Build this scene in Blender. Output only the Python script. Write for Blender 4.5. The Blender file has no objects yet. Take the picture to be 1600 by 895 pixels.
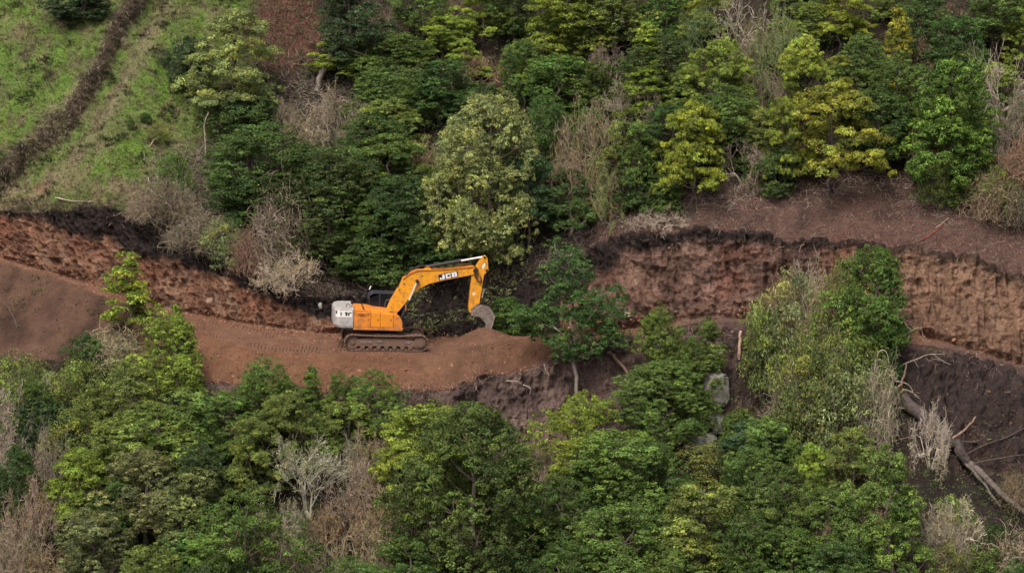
import bpy, math
import numpy as np
from mathutils import Matrix, Vector

# ------------------------------------------------------------------ camera, sky, sun, exposure
scene = bpy.context.scene
COL = scene.collection
R_ = math.radians
PITCH, DIST, FPX = R_(9.0), 150.0, 4440.0
CAM = np.array([0.0, -DIST * math.cos(PITCH), DIST * math.sin(PITCH)])
cam_data = bpy.data.cameras.new('camera')
cam_data.lens = FPX / 1600.0 * 36.0
cam_data.sensor_width = 36.0
cam_data.clip_start = 1.0
cam_data.clip_end = 2000.0
cam = bpy.data.objects.new('camera', cam_data)
cam.location = CAM
cam.rotation_euler = (math.pi / 2 - PITCH, 0, 0)
COL.objects.link(cam)
scene.camera = cam

SUN_ELEV, SUN_AZ = R_(56.0), R_(203.0)          # azimuth clockwise from +Y
world = bpy.data.worlds.new('World')
scene.world = world
world.use_nodes = True
wn = world.node_tree
wn.nodes.clear()
w_out = wn.nodes.new('ShaderNodeOutputWorld')
w_bg = wn.nodes.new('ShaderNodeBackground')
w_sky = wn.nodes.new('ShaderNodeTexSky')
w_sky.sky_type = 'NISHITA'
w_sky.sun_disc = False
w_sky.sun_elevation = SUN_ELEV
w_sky.sun_rotation = SUN_AZ
w_sky.air_density = 0.5
w_sky.dust_density = 8.0
w_sky.ozone_density = 1.0
w_bg.inputs['Strength'].default_value = 0.14
wn.links.new(w_sky.outputs[0], w_bg.inputs['Color'])
wn.links.new(w_bg.outputs[0], w_out.inputs['Surface'])

sun_data = bpy.data.lights.new('sun', 'SUN')
sun_data.energy = 1.5
sun_data.angle = R_(16.0)
sun_data.color = (1.0, 0.94, 0.85)
sun = bpy.data.objects.new('sun', sun_data)
sdir = Vector((math.sin(SUN_AZ) * math.cos(SUN_ELEV), math.cos(SUN_AZ) * math.cos(SUN_ELEV), math.sin(SUN_ELEV)))
sun.rotation_euler = sdir.to_track_quat('Z', 'Y').to_euler()
sun.location = sdir * 100
COL.objects.link(sun)

scene.view_settings.view_transform = 'Standard'
scene.view_settings.look = 'None'
scene.view_settings.exposure = 0.36
scene.view_settings.gamma = 1.0
scene.cycles.max_bounces = 4
scene.cycles.diffuse_bounces = 2
scene.cycles.glossy_bounces = 2
scene.cycles.transmission_bounces = 3
scene.cycles.transparent_max_bounces = 4

# ------------------------------------------------------------------ helpers
def sm(a, b, x):
    t = np.clip((x - a) / (b - a), 0, 1)
    return t * t * (3 - 2 * t)

def _hash(ix, iy, iz, seed):
    h = (ix.astype(np.uint32) * np.uint32(374761393) + iy.astype(np.uint32) * np.uint32(668265263)
         + iz.astype(np.uint32) * np.uint32(2246822519) + np.uint32((seed * 3266489917) & 0xffffffff))
    h ^= h >> np.uint32(13); h *= np.uint32(1274126177); h ^= h >> np.uint32(16)
    h *= np.uint32(2654435761); h ^= h >> np.uint32(15)
    return h.astype(np.float32) * np.float32(2.0 / 4294967295.0) - 1.0

def vnoise(P, seed=0):
    P = np.asarray(P, np.float64)
    F = np.floor(P); I = F.astype(np.int64); t = P - F
    t = (t * t * (3 - 2 * t)).astype(np.float32)
    out = 0
    for dx in (0, 1):
        wx = t[..., 0] if dx else 1 - t[..., 0]
        for dy in (0, 1):
            wy = t[..., 1] if dy else 1 - t[..., 1]
            for dz in (0, 1):
                wz = t[..., 2] if dz else 1 - t[..., 2]
                out = out + wx * wy * wz * _hash((I[..., 0] + dx) & 0xffffffff, (I[..., 1] + dy) & 0xffffffff, (I[..., 2] + dz) & 0xffffffff, seed)
    return out

def fbm(P, freq, octv=4, seed=0, gain=0.5):
    P = np.asarray(P) * freq
    a, s, n = 1.0, 0, 0
    for o in range(octv):
        s = s + a * vnoise(P + 17.3 * o, seed + o * 7); n += a
        a *= gain; P = P * 2.03
    return s / n

def ridged(P, freq, octv=3, seed=0):
    P = np.asarray(P) * freq
    a, s, n = 1.0, 0, 0
    for o in range(octv):
        s = s + a * (1 - 2 * np.abs(vnoise(P + 9.1 * o, seed + o * 5))); n += a
        a *= 0.5; P = P * 2.1
    return s / n

class MB:
    """Collects vertices, quads/tris and per-face colours, builds one mesh."""
    def __init__(s):
        s.v, s.q, s.t, s.qc, s.tc, s.n = [], [], [], [], [], 0
    def add(s, v, q=None, t=None, qc=None, tc=None):
        v = np.asarray(v, np.float32).reshape(-1, 3)
        if q is not None and len(q):
            q = np.asarray(q, np.int32).reshape(-1, 4) + s.n; s.q.append(q)
            s.qc.append(np.ones((len(q), 3), np.float32) if qc is None else np.broadcast_to(np.asarray(qc, np.float32), (len(q), 3)))
        if t is not None and len(t):
            t = np.asarray(t, np.int32).reshape(-1, 3) + s.n; s.t.append(t)
            s.tc.append(np.ones((len(t), 3), np.float32) if tc is None else np.broadcast_to(np.asarray(tc, np.float32), (len(t), 3)))
        s.v.append(v); s.n += len(v)
        return s
    def mesh(s, name, mat, smooth=False, color=True):
        me = bpy.data.meshes.new(name)
        v = np.concatenate(s.v) if s.v else np.zeros((0, 3), np.float32)
        q = np.concatenate(s.q) if s.q else np.zeros((0, 4), np.int32)
        t = np.concatenate(s.t) if s.t else np.zeros((0, 3), np.int32)
        me.vertices.add(len(v)); me.vertices.foreach_set('co', v.ravel())
        nl = len(q) * 4 + len(t) * 3
        me.loops.add(nl); me.loops.foreach_set('vertex_index', np.concatenate([q.ravel(), t.ravel()]).astype(np.int32))
        me.polygons.add(len(q) + len(t))
        ls = np.concatenate([np.arange(len(q)) * 4, len(q) * 4 + np.arange(len(t)) * 3]).astype(np.int32)
        me.polygons.foreach_set('loop_start', ls)
        me.polygons.foreach_set('use_smooth', np.full(len(ls), smooth))
        if color and len(ls):
            c = np.concatenate((s.qc if s.q else []) + (s.tc if s.t else []))
            a = me.attributes.new('Col', 'FLOAT_COLOR', 'FACE')
            a.data.foreach_set('color', np.concatenate([c, np.ones((len(c), 1), np.float32)], 1).ravel().astype(np.float32))
        me.update(calc_edges=True)
        me.validate()
        if mat: me.materials.append(mat)
        return me

def link(name, me, parent=None, loc=None, mat4=None):
    o = bpy.data.objects.new(name, me)
    COL.objects.link(o)
    if parent: o.parent = parent
    if loc is not None: o.location = loc
    if mat4 is not None: o.matrix_local = mat4
    return o

def tag(o, label, cat=None, group=None, kind=None):
    o['label'] = label
    if cat: o['category'] = cat
    if group: o['group'] = group
    if kind: o['kind'] = kind
    return o

def norm(v):
    v = np.asarray(v, np.float64)
    return v / np.maximum(np.linalg.norm(v, axis=-1, keepdims=True), 1e-9)

def tube(mb, pts, rad, sides=5, col=None, cap=True):
    pts = np.asarray(pts, float); n = len(pts)
    rad = np.broadcast_to(np.asarray(rad, float), (n,))
    tan = np.gradient(pts, axis=0) if n > 2 else np.repeat((pts[-1:] - pts[:1]), n, 0)
    tan = norm(tan)
    ref = np.array([0.31, 0.17, 0.93]) if abs(norm(pts[-1] - pts[0])[2]) < 0.85 else np.array([0.95, 0.2, 0.1])
    a = norm(np.cross(tan, ref)); b = np.cross(tan, a)
    th = np.arange(sides) * 2 * math.pi / sides
    V = pts[:, None] + rad[:, None, None] * (np.cos(th)[None, :, None] * a[:, None] + np.sin(th)[None, :, None] * b[:, None])
    i = np.arange(n - 1)[:, None] * sides; k = np.arange(sides)[None]; k2 = (k + 1) % sides
    q = np.stack([i + k, i + k2, i + sides + k2, i + sides + k], -1).reshape(-1, 4)
    t = None
    if cap:
        t = [(0, j + 1, j) for j in range(1, sides - 1)] + [((n - 1) * sides, (n - 1) * sides + j, (n - 1) * sides + j + 1) for j in range(1, sides - 1)]
    mb.add(V.reshape(-1, 3), q, t, qc=col, tc=col)

def sticks(mb, p0, d, L, r, col, bend=0.15, rng=None):
    """many small bent three-sided sticks at once"""
    n = len(p0); d = norm(d); L = np.asarray(L)[:, None]; r = np.asarray(r)
    a = norm(np.cross(d, rng.normal(size=(n, 3)))); b = np.cross(d, a)
    mid = p0 + d * L * 0.5 + a * L * rng.uniform(-bend, bend, (n, 1)); end = p0 + d * L + b * L * rng.uniform(-bend, bend, (n, 1))
    C = np.stack([p0, mid, end], 1)
    rr = np.stack([r, r * 0.85, r * 0.4], 1)
    th = np.arange(3) * 2 * math.pi / 3
    ring = np.cos(th)[None, None, :, None] * a[:, None, None] + np.sin(th)[None, None, :, None] * b[:, None, None]
    V = (C[:, :, None] + rr[:, :, None, None] * ring).reshape(-1, 3)
    base = (np.arange(n) * 9)[:, None, None, None]
    i = (np.arange(2) * 3)[None, :, None]; k = np.arange(3)[None, None]; k2 = (k + 1) % 3
    q = np.stack([i + k, i + k2, i + 3 + k2, i + 3 + k], -1)
    q = (base + q).reshape(-1, 4)
    mb.add(V, q, qc=np.repeat(col, 6, 0))

def leaves(mb, P, N, A, L, W, col, fold=0.25):
    """folded rhombic leaves: centre P, normal N, long axis A"""
    N = norm(N); A = norm(A - N * np.sum(A * N, -1, keepdims=True)); B = np.cross(N, A)
    L = np.asarray(L)[:, None]; W = np.asarray(W)[:, None]
    v0 = P - A * L * 0.5; v2 = P + A * L * 0.5 - N * L * 0.08
    v1 = P + B * W * 0.5 + N * W * fold; v3 = P - B * W * 0.5 + N * W * fold
    V = np.stack([v0, v1, v2, v3], 1).reshape(-1, 3)
    q = (np.arange(len(P)) * 4)[:, None] + np.arange(4)[None]
    mb.add(V, q, qc=col)

# ------------------------------------------------------------------ materials
def new_mat(name):
    m = bpy.data.materials.new(name); m.use_nodes = True
    nt = m.node_tree; nt.nodes.clear()
    out = nt.nodes.new('ShaderNodeOutputMaterial')
    bs = nt.nodes.new('ShaderNodeBsdfPrincipled')
    nt.links.new(bs.outputs[0], out.inputs['Surface'])
    return m, nt, out, bs

def nd(nt, t, **kw):
    n = nt.nodes.new('ShaderNode' + t)
    for k, v in kw.items(): setattr(n, k, v)
    return n

def mixcol(nt, a, b, fac, mode='MULTIPLY'):
    m = nd(nt, 'Mix', data_type='RGBA', blend_type=mode)
    for sock, val in ((m.inputs[0], fac), (m.inputs[6], a), (m.inputs[7], b)):
        if isinstance(val, (int, float)): sock.default_value = val
        elif isinstance(val, tuple): sock.default_value = val if len(val) == 4 else (*val, 1)
        else: nt.links.new(val, sock)
    return m.outputs[2]

def noise_fac(nt, scale, detail=4, lo=0.0, hi=1.0, coord='Object', rough=0.6, frm=(0.3, 0.7), vec=None):
    tc = nd(nt, 'TexCoord'); nz = nd(nt, 'TexNoise')
    nz.inputs['Scale'].default_value = scale; nz.inputs['Detail'].default_value = detail; nz.inputs['Roughness'].default_value = rough
    nt.links.new(vec if vec is not None else tc.outputs[coord], nz.inputs['Vector'])
    mr = nd(nt, 'MapRange')
    mr.inputs['From Min'].default_value = frm[0]; mr.inputs['From Max'].default_value = frm[1]
    mr.inputs['To Min'].default_value = lo; mr.inputs['To Max'].default_value = hi
    nt.links.new(nz.outputs[0], mr.inputs['Value'])
    return mr.outputs[0], nz.outputs[0]

def ground_mat(name='earth', streak=False, road=False):
    m, nt, out, bs = new_mat(name)
    at = nd(nt, 'Attribute', attribute_name='Col')
    f1, _ = noise_fac(nt, 9.0, 3, 0.80 if road else 0.62, 1.20 if road else 1.38, rough=0.7)
    f2, _ = noise_fac(nt, 1.3, 4, 0.8, 1.2)
    c = mixcol(nt, at.outputs['Color'], f1, 1.0)
    c = mixcol(nt, c, f2, 1.0)
    vec = None
    if streak:
        tc = nd(nt, 'TexCoord'); mp = nd(nt, 'Mapping'); mp.inputs['Scale'].default_value = (1.0, 0.8, 0.8); mp.inputs['Rotation'].default_value = (0, 0.22, 0)
        nt.links.new(tc.outputs['Object'], mp.inputs['Vector']); vec = mp.outputs[0]
        f3, h3 = noise_fac(nt, 4.2, 4, 0.75, 1.22, vec=vec, rough=.65)
        c = mixcol(nt, c, f3, .6)
    nt.links.new(c, bs.inputs['Base Color'])
    bs.inputs['Roughness'].default_value = 0.95
    bs.inputs['Specular IOR Level'].default_value = 0.12
    bp = nd(nt, 'Bump'); bp.inputs['Strength'].default_value = 0.9; bp.inputs['Distance'].default_value = 0.22
    _, h = noise_fac(nt, 7.0, 4, rough=0.7)
    if road:
        bp.inputs['Distance'].default_value = 0.22
        tc = nd(nt, 'TexCoord'); wv = nd(nt, 'TexWave', bands_direction='X'); wv.inputs['Scale'].default_value = 1.65
        wv.inputs['Distortion'].default_value = 1.2; wv.inputs['Detail'].default_value = 2; wv.inputs['Detail Scale'].default_value = 2.0
        nt.links.new(tc.outputs['Object'], wv.inputs['Vector'])
        mu = nd(nt, 'Math', operation='MULTIPLY'); nt.links.new(wv.outputs['Fac'], mu.inputs[0]); nt.links.new(at.outputs['Alpha'], mu.inputs[1])
        ad = nd(nt, 'Math', operation='MULTIPLY_ADD'); ad.inputs[1].default_value = .55
        nt.links.new(mu.outputs[0], ad.inputs[0]); nt.links.new(h, ad.inputs[2]); h = ad.outputs[0]
    if streak:
        bp.inputs['Distance'].default_value = 0.3
        ad = nd(nt, 'Math', operation='MULTIPLY_ADD'); ad.inputs[1].default_value = 0.4
        nt.links.new(h, ad.inputs[0]); nt.links.new(h3, ad.inputs[2]); h = ad.outputs[0]
    nt.links.new(h, bp.inputs['Height']); nt.links.new(bp.outputs[0], bs.inputs['Normal'])
    return m
M_EARTH = ground_mat()
M_CUT = ground_mat('cut_earth', True)
M_ROAD = ground_mat('road_earth', False, True)

def leaf_mat(name='foliage', trans=0.36):
    m, nt, out, bs = new_mat(name)
    at = nd(nt, 'Attribute', attribute_name='Col'); oi = nd(nt, 'ObjectInfo')
    c = mixcol(nt, at.outputs['Color'], oi.outputs['Color'], 1.0)
    nt.links.new(c, bs.inputs['Base Color'])
    bs.inputs['Roughness'].default_value = 0.55; bs.inputs['Specular IOR Level'].default_value = 0.3
    tr = nd(nt, 'BsdfTranslucent'); nt.links.new(c, tr.inputs['Color'])
    mx = nd(nt, 'MixShader'); mx.inputs[0].default_value = trans
    nt.links.new(bs.outputs[0], mx.inputs[1]); nt.links.new(tr.outputs[0], mx.inputs[2])
    nt.links.new(mx.outputs[0], out.inputs['Surface'])
    return m
M_LEAF = leaf_mat()

def bark_mat():
    m, nt, out, bs = new_mat('bark')
    at = nd(nt, 'Attribute', attribute_name='Col'); oi = nd(nt, 'ObjectInfo')
    f, h = noise_fac(nt, 6.0, 5, 0.6, 1.35)
    c = mixcol(nt, oi.outputs['Color'], f, 1.0); c = mixcol(nt, c, at.outputs['Color'], 1.0)
    nt.links.new(c, bs.inputs['Base Color']); bs.inputs['Roughness'].default_value = 0.9
    bs.inputs['Specular IOR Level'].default_value = 0.15
    bp = nd(nt, 'Bump'); bp.inputs['Strength'].default_value = 0.6; bp.inputs['Distance'].default_value = 0.03
    nt.links.new(h, bp.inputs['Height']); nt.links.new(bp.outputs[0], bs.inputs['Normal'])
    return m
M_BARK = bark_mat()

def twig_mat():
    m, nt, out, bs = new_mat('dead_plant_matter')
    at = nd(nt, 'Attribute', attribute_name='Col'); oi = nd(nt, 'ObjectInfo')
    c = mixcol(nt, oi.outputs['Color'], at.outputs['Color'], 1.0)
    nt.links.new(c, bs.inputs['Base Color']); bs.inputs['Roughness'].default_value = 0.9
    bs.inputs['Specular IOR Level'].default_value = 0.1
    return m
M_TWIG = twig_mat()

def simple_mat(name, col, rough=0.5, metal=0.0, dirt=None, dscale=3.0, damt=0.5, spec=0.4, frm=(0.45, 0.7), mud=False):
    m, nt, out, bs = new_mat(name)
    c = None
    if dirt:
        f, h = noise_fac(nt, dscale, 6, 0.0, damt, frm=frm, rough=0.7)
        c = mixcol(nt, (*col, 1), (*dirt, 1), f, 'MIX')
        if mud:      # dried mud thrown up on the lower panels, fading streaks above
            f2, _ = noise_fac(nt, 5.0, 5, 0.0, 1.0, frm=(.35, .7), rough=.75)
            tc = nd(nt, 'TexCoord'); sp = nd(nt, 'SeparateXYZ'); nt.links.new(tc.outputs['Object'], sp.inputs[0])
            zr = nd(nt, 'MapRange'); zr.inputs['From Min'].default_value = 1.75; zr.inputs['From Max'].default_value = 1.1; zr.inputs['To Max'].default_value = .8
            nt.links.new(sp.outputs['Z'], zr.inputs['Value'])
            mm = nd(nt, 'Math', operation='MULTIPLY'); nt.links.new(f2, mm.inputs[0]); nt.links.new(zr.outputs[0], mm.inputs[1])
            c = mixcol(nt, c, (.22, .12, .075, 1), mm.outputs[0], 'MIX')
        nt.links.new(c, bs.inputs['Base Color'])
        mr = nd(nt, 'MapRange'); mr.inputs['To Min'].default_value = rough; mr.inputs['To Max'].default_value = 0.9
        nt.links.new(f, mr.inputs['Value']); nt.links.new(mr.outputs[0], bs.inputs['Roughness'])
    else:
        bs.inputs['Base Color'].default_value = (*col, 1)
        bs.inputs['Roughness'].default_value = rough
    bs.inputs['Metallic'].default_value = metal
    bs.inputs['Specular IOR Level'].default_value = spec
    return m

# ------------------------------------------------------------------ terrain
def rays(c, r):
    c = np.asarray(c, float); r = np.asarray(r, float)
    x = (c - 800) / FPX; u = (447.5 - r) / FPX
    x, u = np.broadcast_arrays(x, u)
    return np.stack([x, math.cos(PITCH) + u * math.sin(PITCH), -math.sin(PITCH) + u * math.cos(PITCH)], -1)

def project(P):
    P = np.asarray(P) - CAM
    dep = P[..., 1] * math.cos(PITCH) - P[..., 2] * math.sin(PITCH)
    up = P[..., 1] * math.sin(PITCH) + P[..., 2] * math.cos(PITCH)
    return 800 + FPX * P[..., 0] / dep, 447.5 - FPX * up / dep, dep

cols = np.arange(-330, 1931, 3.0)
def curve(tab, smooth=5):
    k = np.array(sorted(tab.items()), float)
    y = np.interp(cols, k[:, 0], k[:, 1])
    if smooth:
        w = np.hanning(smooth * 2 + 3); w /= w.sum()
        y = np.convolve(np.pad(y, smooth + 1, mode='edge'), w, mode='valid')
    return y
rT = curve({-420: 350, 0: 333, 100: 330, 150: 326, 200: 336, 250: 365, 300: 395, 350: 417, 400: 437, 450: 457, 500: 470, 550: 466, 650: 447, 750: 437, 850: 420, 900: 402, 950: 385, 1000: 374, 1100: 366, 1200: 374, 1300: 372, 1350: 380, 1400: 388, 1450: 392, 1500: 402, 1550: 415, 1600: 435, 2020: 560}, 4)
def wob(amp, freq, seed, oct_=3): return amp * fbm(np.stack([cols * freq, 0 * cols, 0 * cols], -1), 1.0, oct_, seed)
rT = rT + wob(np.where(cols > 840, 13.0, 6.0), 1 / 46.0, 301) + wob(4.0, 1 / 12.0, 302)
rB = curve({-420: 385, 0: 403, 100: 432, 200: 463, 250: 481, 300: 492, 350: 501, 400: 509, 500: 521, 600: 527, 700: 527, 800: 527, 930: 523, 1000: 512, 1100: 497, 1200: 500, 1300: 510, 1430: 522, 1500: 543, 1600: 572, 2020: 660})
rE = rB + curve({-420: 3, 0: 4, 100: 6, 200: 13, 250: 18, 300: 25, 350: 31, 400: 35, 500: 34, 600: 29, 700: 26, 800: 16, 850: 12, 930: 9, 1000: 10, 1100: 5, 1200: 6, 1300: 12, 1430: 18, 1500: 7, 1600: 5, 2020: 5})
rF = np.maximum(rE + 5, curve({-420: 560, 0: 560, 200: 572, 250: 582, 300: 592, 350: 602, 400: 608, 500: 614, 600: 612, 700: 606, 800: 590, 850: 567, 930: 543, 1000: 530, 1100: 508, 1200: 512, 1300: 530, 1430: 548, 1500: 560, 1600: 584, 2020: 690}))
rF = rF + wob(9.0, 1 / 40.0, 305) + wob(4.0, 1 / 11.0, 306)
rF = np.maximum(rE + 4, rF)
rH = np.maximum(rF + 20, curve({-420: 640, 0: 640, 300: 655, 500: 672, 600: 690, 800: 700, 1000: 690, 1200: 680, 1300: 690, 1430: 730, 1500: 740, 1600: 750, 2020: 830}))
yB = curve({-420: 14, 0: 9, 200: 6, 400: 4.2, 600: 3.3, 800: 2.4, 1000: 1.2, 1300: 0.2, 1600: -1.5, 2020: -4}, 20)
aT = curve({-420: 62, 0: 62, 200: 62, 400: 58, 500: 52, 600: 42, 800: 42, 900: 50, 1000: 60, 1300: 64, 2020: 66}, 12)
aU = curve({-420: 33, 400: 34, 900: 34, 2020: 33}, 5)
aR = curve({-420: 2, 2020: 2}, 0)
aF = curve({-420: 37, 200: 37, 400: 34, 600: 33, 800: 35, 900: 40, 2020: 36}, 8)
aH = curve({-420: 40, 400: 42, 600: 55, 1000: 58, 1200: 50, 1350: 40, 2020: 38}, 8)
aL = curve({-420: 27, 2020: 27}, 0)

def at_row(row, prev, ang):
    d = rays(cols, row); k = np.tan(np.radians(ang))
    t = (prev[:, 2] - CAM[2] + k * (CAM[1] - prev[:, 1])) / (d[:, 2] - k * d[:, 1])
    return CAM + t[:, None] * d
dB = rays(cols, rB); PB = CAM + ((yB - CAM[1]) / dB[:, 1])[:, None] * dB
PT = at_row(rT, PB, aT); PU = at_row(np.full(len(cols), -300.0), PT, aU)
PE = at_row(rE, PB, aR); PF = at_row(rF, PE, aF); PH = at_row(rH, PF, aH); PL = at_row(np.full(len(cols), 1330.0), PH, aL)

SEG = [('lower', PL, PH, 44), ('bank', PH, PF, 34), ('fill', PF, PE, 46), ('road', PE, PB, 34), ('cut', PB, PT, 50), ('upper', PT, PU, 170)]
rows_l, segid, sfrac = [], [], []
for si, (nm, a, b, n) in enumerate(SEG):
    s = np.linspace(0, 1, n + 1)
    if si < len(SEG) - 1: s = s[:-1]
    for q in s:
        rows_l.append(a + (b - a) * q); segid.append(si); sfrac.append(q)
G = np.array(rows_l); segid = np.array(segid); sfrac = np.array(sfrac)
# round the profile a little where two faces meet (keep the lips crisp)
for _ in range(2):
    G[1:-1] = 0.25 * G[:-2] + 0.5 * G[1:-1] + 0.25 * G[2:]
NR, NC = G.shape[:2]
GC, GR, _ = project(G)
G0 = G.copy()

def seg_poly_dist(poly, c, r):
    """signed distance in layout units to a polyline (positive = left side of travel)"""
    best = np.full(c.shape, 1e9); sg = np.zeros(c.shape)
    for (x0, y0), (x1, y1) in zip(poly[:-1], poly[1:]):
        dx, dy = x1 - x0, y1 - y0; L2 = dx * dx + dy * dy
        t = np.clip(((c - x0) * dx + (r - y0) * dy) / L2, 0, 1)
        d = np.hypot(c - x0 - t * dx, r - y0 - t * dy)
        s = -np.sign((c - x0) * dy - (r - y0) * dx)
        m = d < best; best = np.where(m, d, best); sg = np.where(m, s, sg)
    return best * sg
BANK = [(300, -160), (235, -40), (205, 20), (172, 70), (150, 120), (132, 160), (108, 190), (82, 214), (40, 245), (0, 280), (-150, 360)]
PATH = [(330, -160), (262, -20), (225, 60), (188, 130), (150, 200), (100, 255), (60, 300), (20, 340)]
gn1 = fbm(G * np.array([1, 1, 1]), 0.9, 4, 3)
bd = seg_poly_dist(BANK, GC + 6 * gn1, GR + 14 * gn1)          # + to the left, the upper pasture
pd = seg_poly_dist(PATH, GC + 8 * gn1, GR)
up = (segid == 5)[:, None] * np.ones((1, NC))
grassx = sm(470, 330, GC + 0.35 * GR + 25 * gn1) * up            # pasture on the left
# normals
def grid_normals(G):
    du = np.gradient(G, axis=1); dv = np.gradient(G, axis=0)
    return norm(np.cross(du, dv))
N0 = grid_normals(G)
# step of the terrace and worn path
lift = 0.0
G[..., 2] += up * sm(470, 400, GC) * (0.65 * sm(-8, 6, bd) - 0.22 * np.exp(-(pd / 13.0) ** 2) - 0.35 * np.exp(-((bd + 20) / 13.0) ** 2))
# heap of loose soil under the bucket and apron in front of it
XM, YM = -6.8, 0.5
def gauss(x, y, cx, cy, sx, sy): return np.exp(-((x - cx) / sx) ** 2 - ((y - cy) / sy) ** 2)
notcut = np.where(segid >= 4, 0.35, 1.0)[:, None]
G[..., 2] += notcut * (0.80 * gauss(G[..., 0], G[..., 1], -1.6, 0.7, 1.25, 1.2) + 0.40 * gauss(G[..., 0], G[..., 1], 0.6, 0.2, 2.2, 1.3)
                       + 0.35 * gauss(G[..., 0], G[..., 1], -2.2, -2.2, 1.6, 1.1))
# relief
P3 = G0
isr = lambda *ids: np.isin(segid, ids)[:, None]
cutw = sm(0, 0.08, sfrac)[:, None] * isr(4)
base = fbm(P3, 0.35, 4, 11)
fine = fbm(P3, 2.2, 4, 21)
flutep = np.stack([G0[..., 0] * 3.2 + 0.9 * G0[..., 2] * sm(700, 300, GC), G0[..., 1] * 0.2, G0[..., 2] * 0.55], -1)
flute = ridged(flutep, 1.0, 3, 31)
clod = ridged(P3, 1.4, 4, 41)
disp = np.zeros((NR, NC))
disp += isr(5) * (0.16 * base + (0.09 + 0.06 * grassx) * fine + 0.09 * (1 - grassx) * clod)
big = ridged(np.stack([G0[..., 0] * 1.9, G0[..., 1] * .3, G0[..., 2] * .3], -1), 1.0, 2, 33)
disp += cutw * (0.42 * base + 0.28 * flute + 0.20 * fine + 0.20 * clod + .42 * big * sm(800, 950, GC) + .2 * big * sm(600, 400, GC))
# dark humus layer stands slightly proud at the lip
disp += isr(4) * (0.10 * sm(0.78, 0.95, sfrac)[:, None] * (1 + fbm(P3, 1.5, 2, 77)))
disp += isr(3) * (0.08 * base + 0.05 * fine + .03 * clod)
disp += isr(2) * (0.22 * base + 0.08 * fine + (0.06 + .10 * (GC < 330)) * clod)
disp += isr(1) * (0.50 * base + 0.26 * clod + 0.20 * fine + 0.28 * ridged(P3 * np.array([1, 1, .5]), 0.7, 3, 47))
disp += isr(0) * (0.3 * base + 0.1 * fine)
# wheel and track ruts along the road
s_r = np.clip(sfrac, 0, 1)[:, None]
RUT = np.zeros((NR, NC))
for ctr in (0.10, 0.30, 0.62, 0.80):
    RUT += isr(3) * sm(705, 660, GC) * sm(-.25, .25, fbm(P3, .9, 3, 181 + int(ctr * 50))) * sm(.075, .05, np.abs(s_r - ctr - 0.03 * fbm(P3, 0.3, 2, 5)))
    disp += isr(3) * -0.08 * np.exp(-((s_r - ctr - 0.03 * fbm(P3, 0.3, 2, 5)) / 0.035) ** 2)
G += N0 * disp[..., None]
# level pad under the machine
EX = Matrix.Translation((-6.80, 0.5, -3.30)) @ Matrix.Rotation(R_(7), 4, 'Z') @ Matrix.Rotation(R_(2), 4, 'Y')
EXi = np.array(EX.inverted())
loc = G @ EXi[:3, :3].T + EXi[:3, 3]
pad = sm(1.25, 1.0, np.maximum(np.abs(loc[..., 0]) / 2.7, np.abs(loc[..., 1]) / 2.1)) * np.isin(segid, (2, 3))[:, None]
G[..., 2] -= pad * (loc[..., 2] + 0.015 - 0.02 * fine)
N1 = grid_normals(G)

# ---- colours of the ground, painted per vertex from what the soil is
def C3(*c): return np.array(c, float)
def blend(col, c2, m): return col * (1 - m[..., None]) + c2 * m[..., None]
n_a = fbm(P3, 0.6, 4, 51); n_b = fbm(P3, 2.5, 4, 61); n_c = fbm(P3, 6.0, 3, 71)
strk = fbm(np.stack([G0[..., 0] * 3.0 + 1.1 * G0[..., 2] * sm(700, 300, GC), G0[..., 1], G0[..., 2] * 0.5], -1), 1.0, 4, 81)
Cg = np.zeros((NR, NC, 3)) + C3(.05, .035, .026)
# upper hillside
green = C3(.105, .185, .034); green2 = C3(.16, .19, .045); dry = C3(.185, .155, .088); duff = C3(.040, .030, .023); litter = C3(.135, .082, .066)
u = np.zeros((NR, NC, 3)) + duff
bare = sm(880, 980, GC) * sm(250, 330, GR + 30 * n_a + 0.03 * (GC - 1200))
u = blend(u, litter, bare * (0.75 + 0.25 * n_b))
u = blend(u, C3(.05, .032, .028), np.clip(bare * sm(0.05, 0.4, fbm(P3, .7, 3, 161)) * 0.8, 0, 1))
u = blend(u, C3(.10, .042, .030), np.clip(bare * sm(0.05, 0.4, n_a) * 0.8, 0, 1))
gr = blend(np.zeros((NR, NC, 3)) + dry, green, sm(-0.22, 0.18, n_a * 0.5 + n_b * 0.6 + 0.16 - 0.25 * sm(170, 330, GR)))
gr = blend(gr, green2, sm(0.1, 0.5, fbm(P3, 1.1, 3, 91)) * 0.6)
gr = blend(gr, C3(.125, .10, .066), sm(0.02, 0.40, fbm(P3, 1.0, 4, 191)) * 0.75)
gr = blend(gr, C3(.20, .165, .105), np.exp(-((pd + 4) / 16.0) ** 2) * (0.65 + .3 * n_b))
gr = blend(gr, C3(.12, .085, .06), np.exp(-((pd - 8 - 5 * n_a) / 4.0) ** 2) * .6)
gr = blend(gr, C3(.19, .15, .112), np.exp(-((bd + 1) / 10.0) ** 2) * (0.8 + 0.2 * n_b))
gr = blend(gr, C3(.19, .10, .07), np.exp(-((GC - 65) / 14) ** 2 - ((GR - 288) / 6) ** 2))
u = blend(u, gr, grassx)
brack = np.exp(-((GC - 445) / 60) ** 2 - ((GR - 50) / 60) ** 2)
u = blend(u, C3(.10, .050, .036), sm(.25, .6, brack + .2 * n_b))
lip = sm(0.05, 0.0, sfrac)[:, None] * isr(5)
Cg = np.where((segid == 5)[:, None, None], u, Cg)
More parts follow.
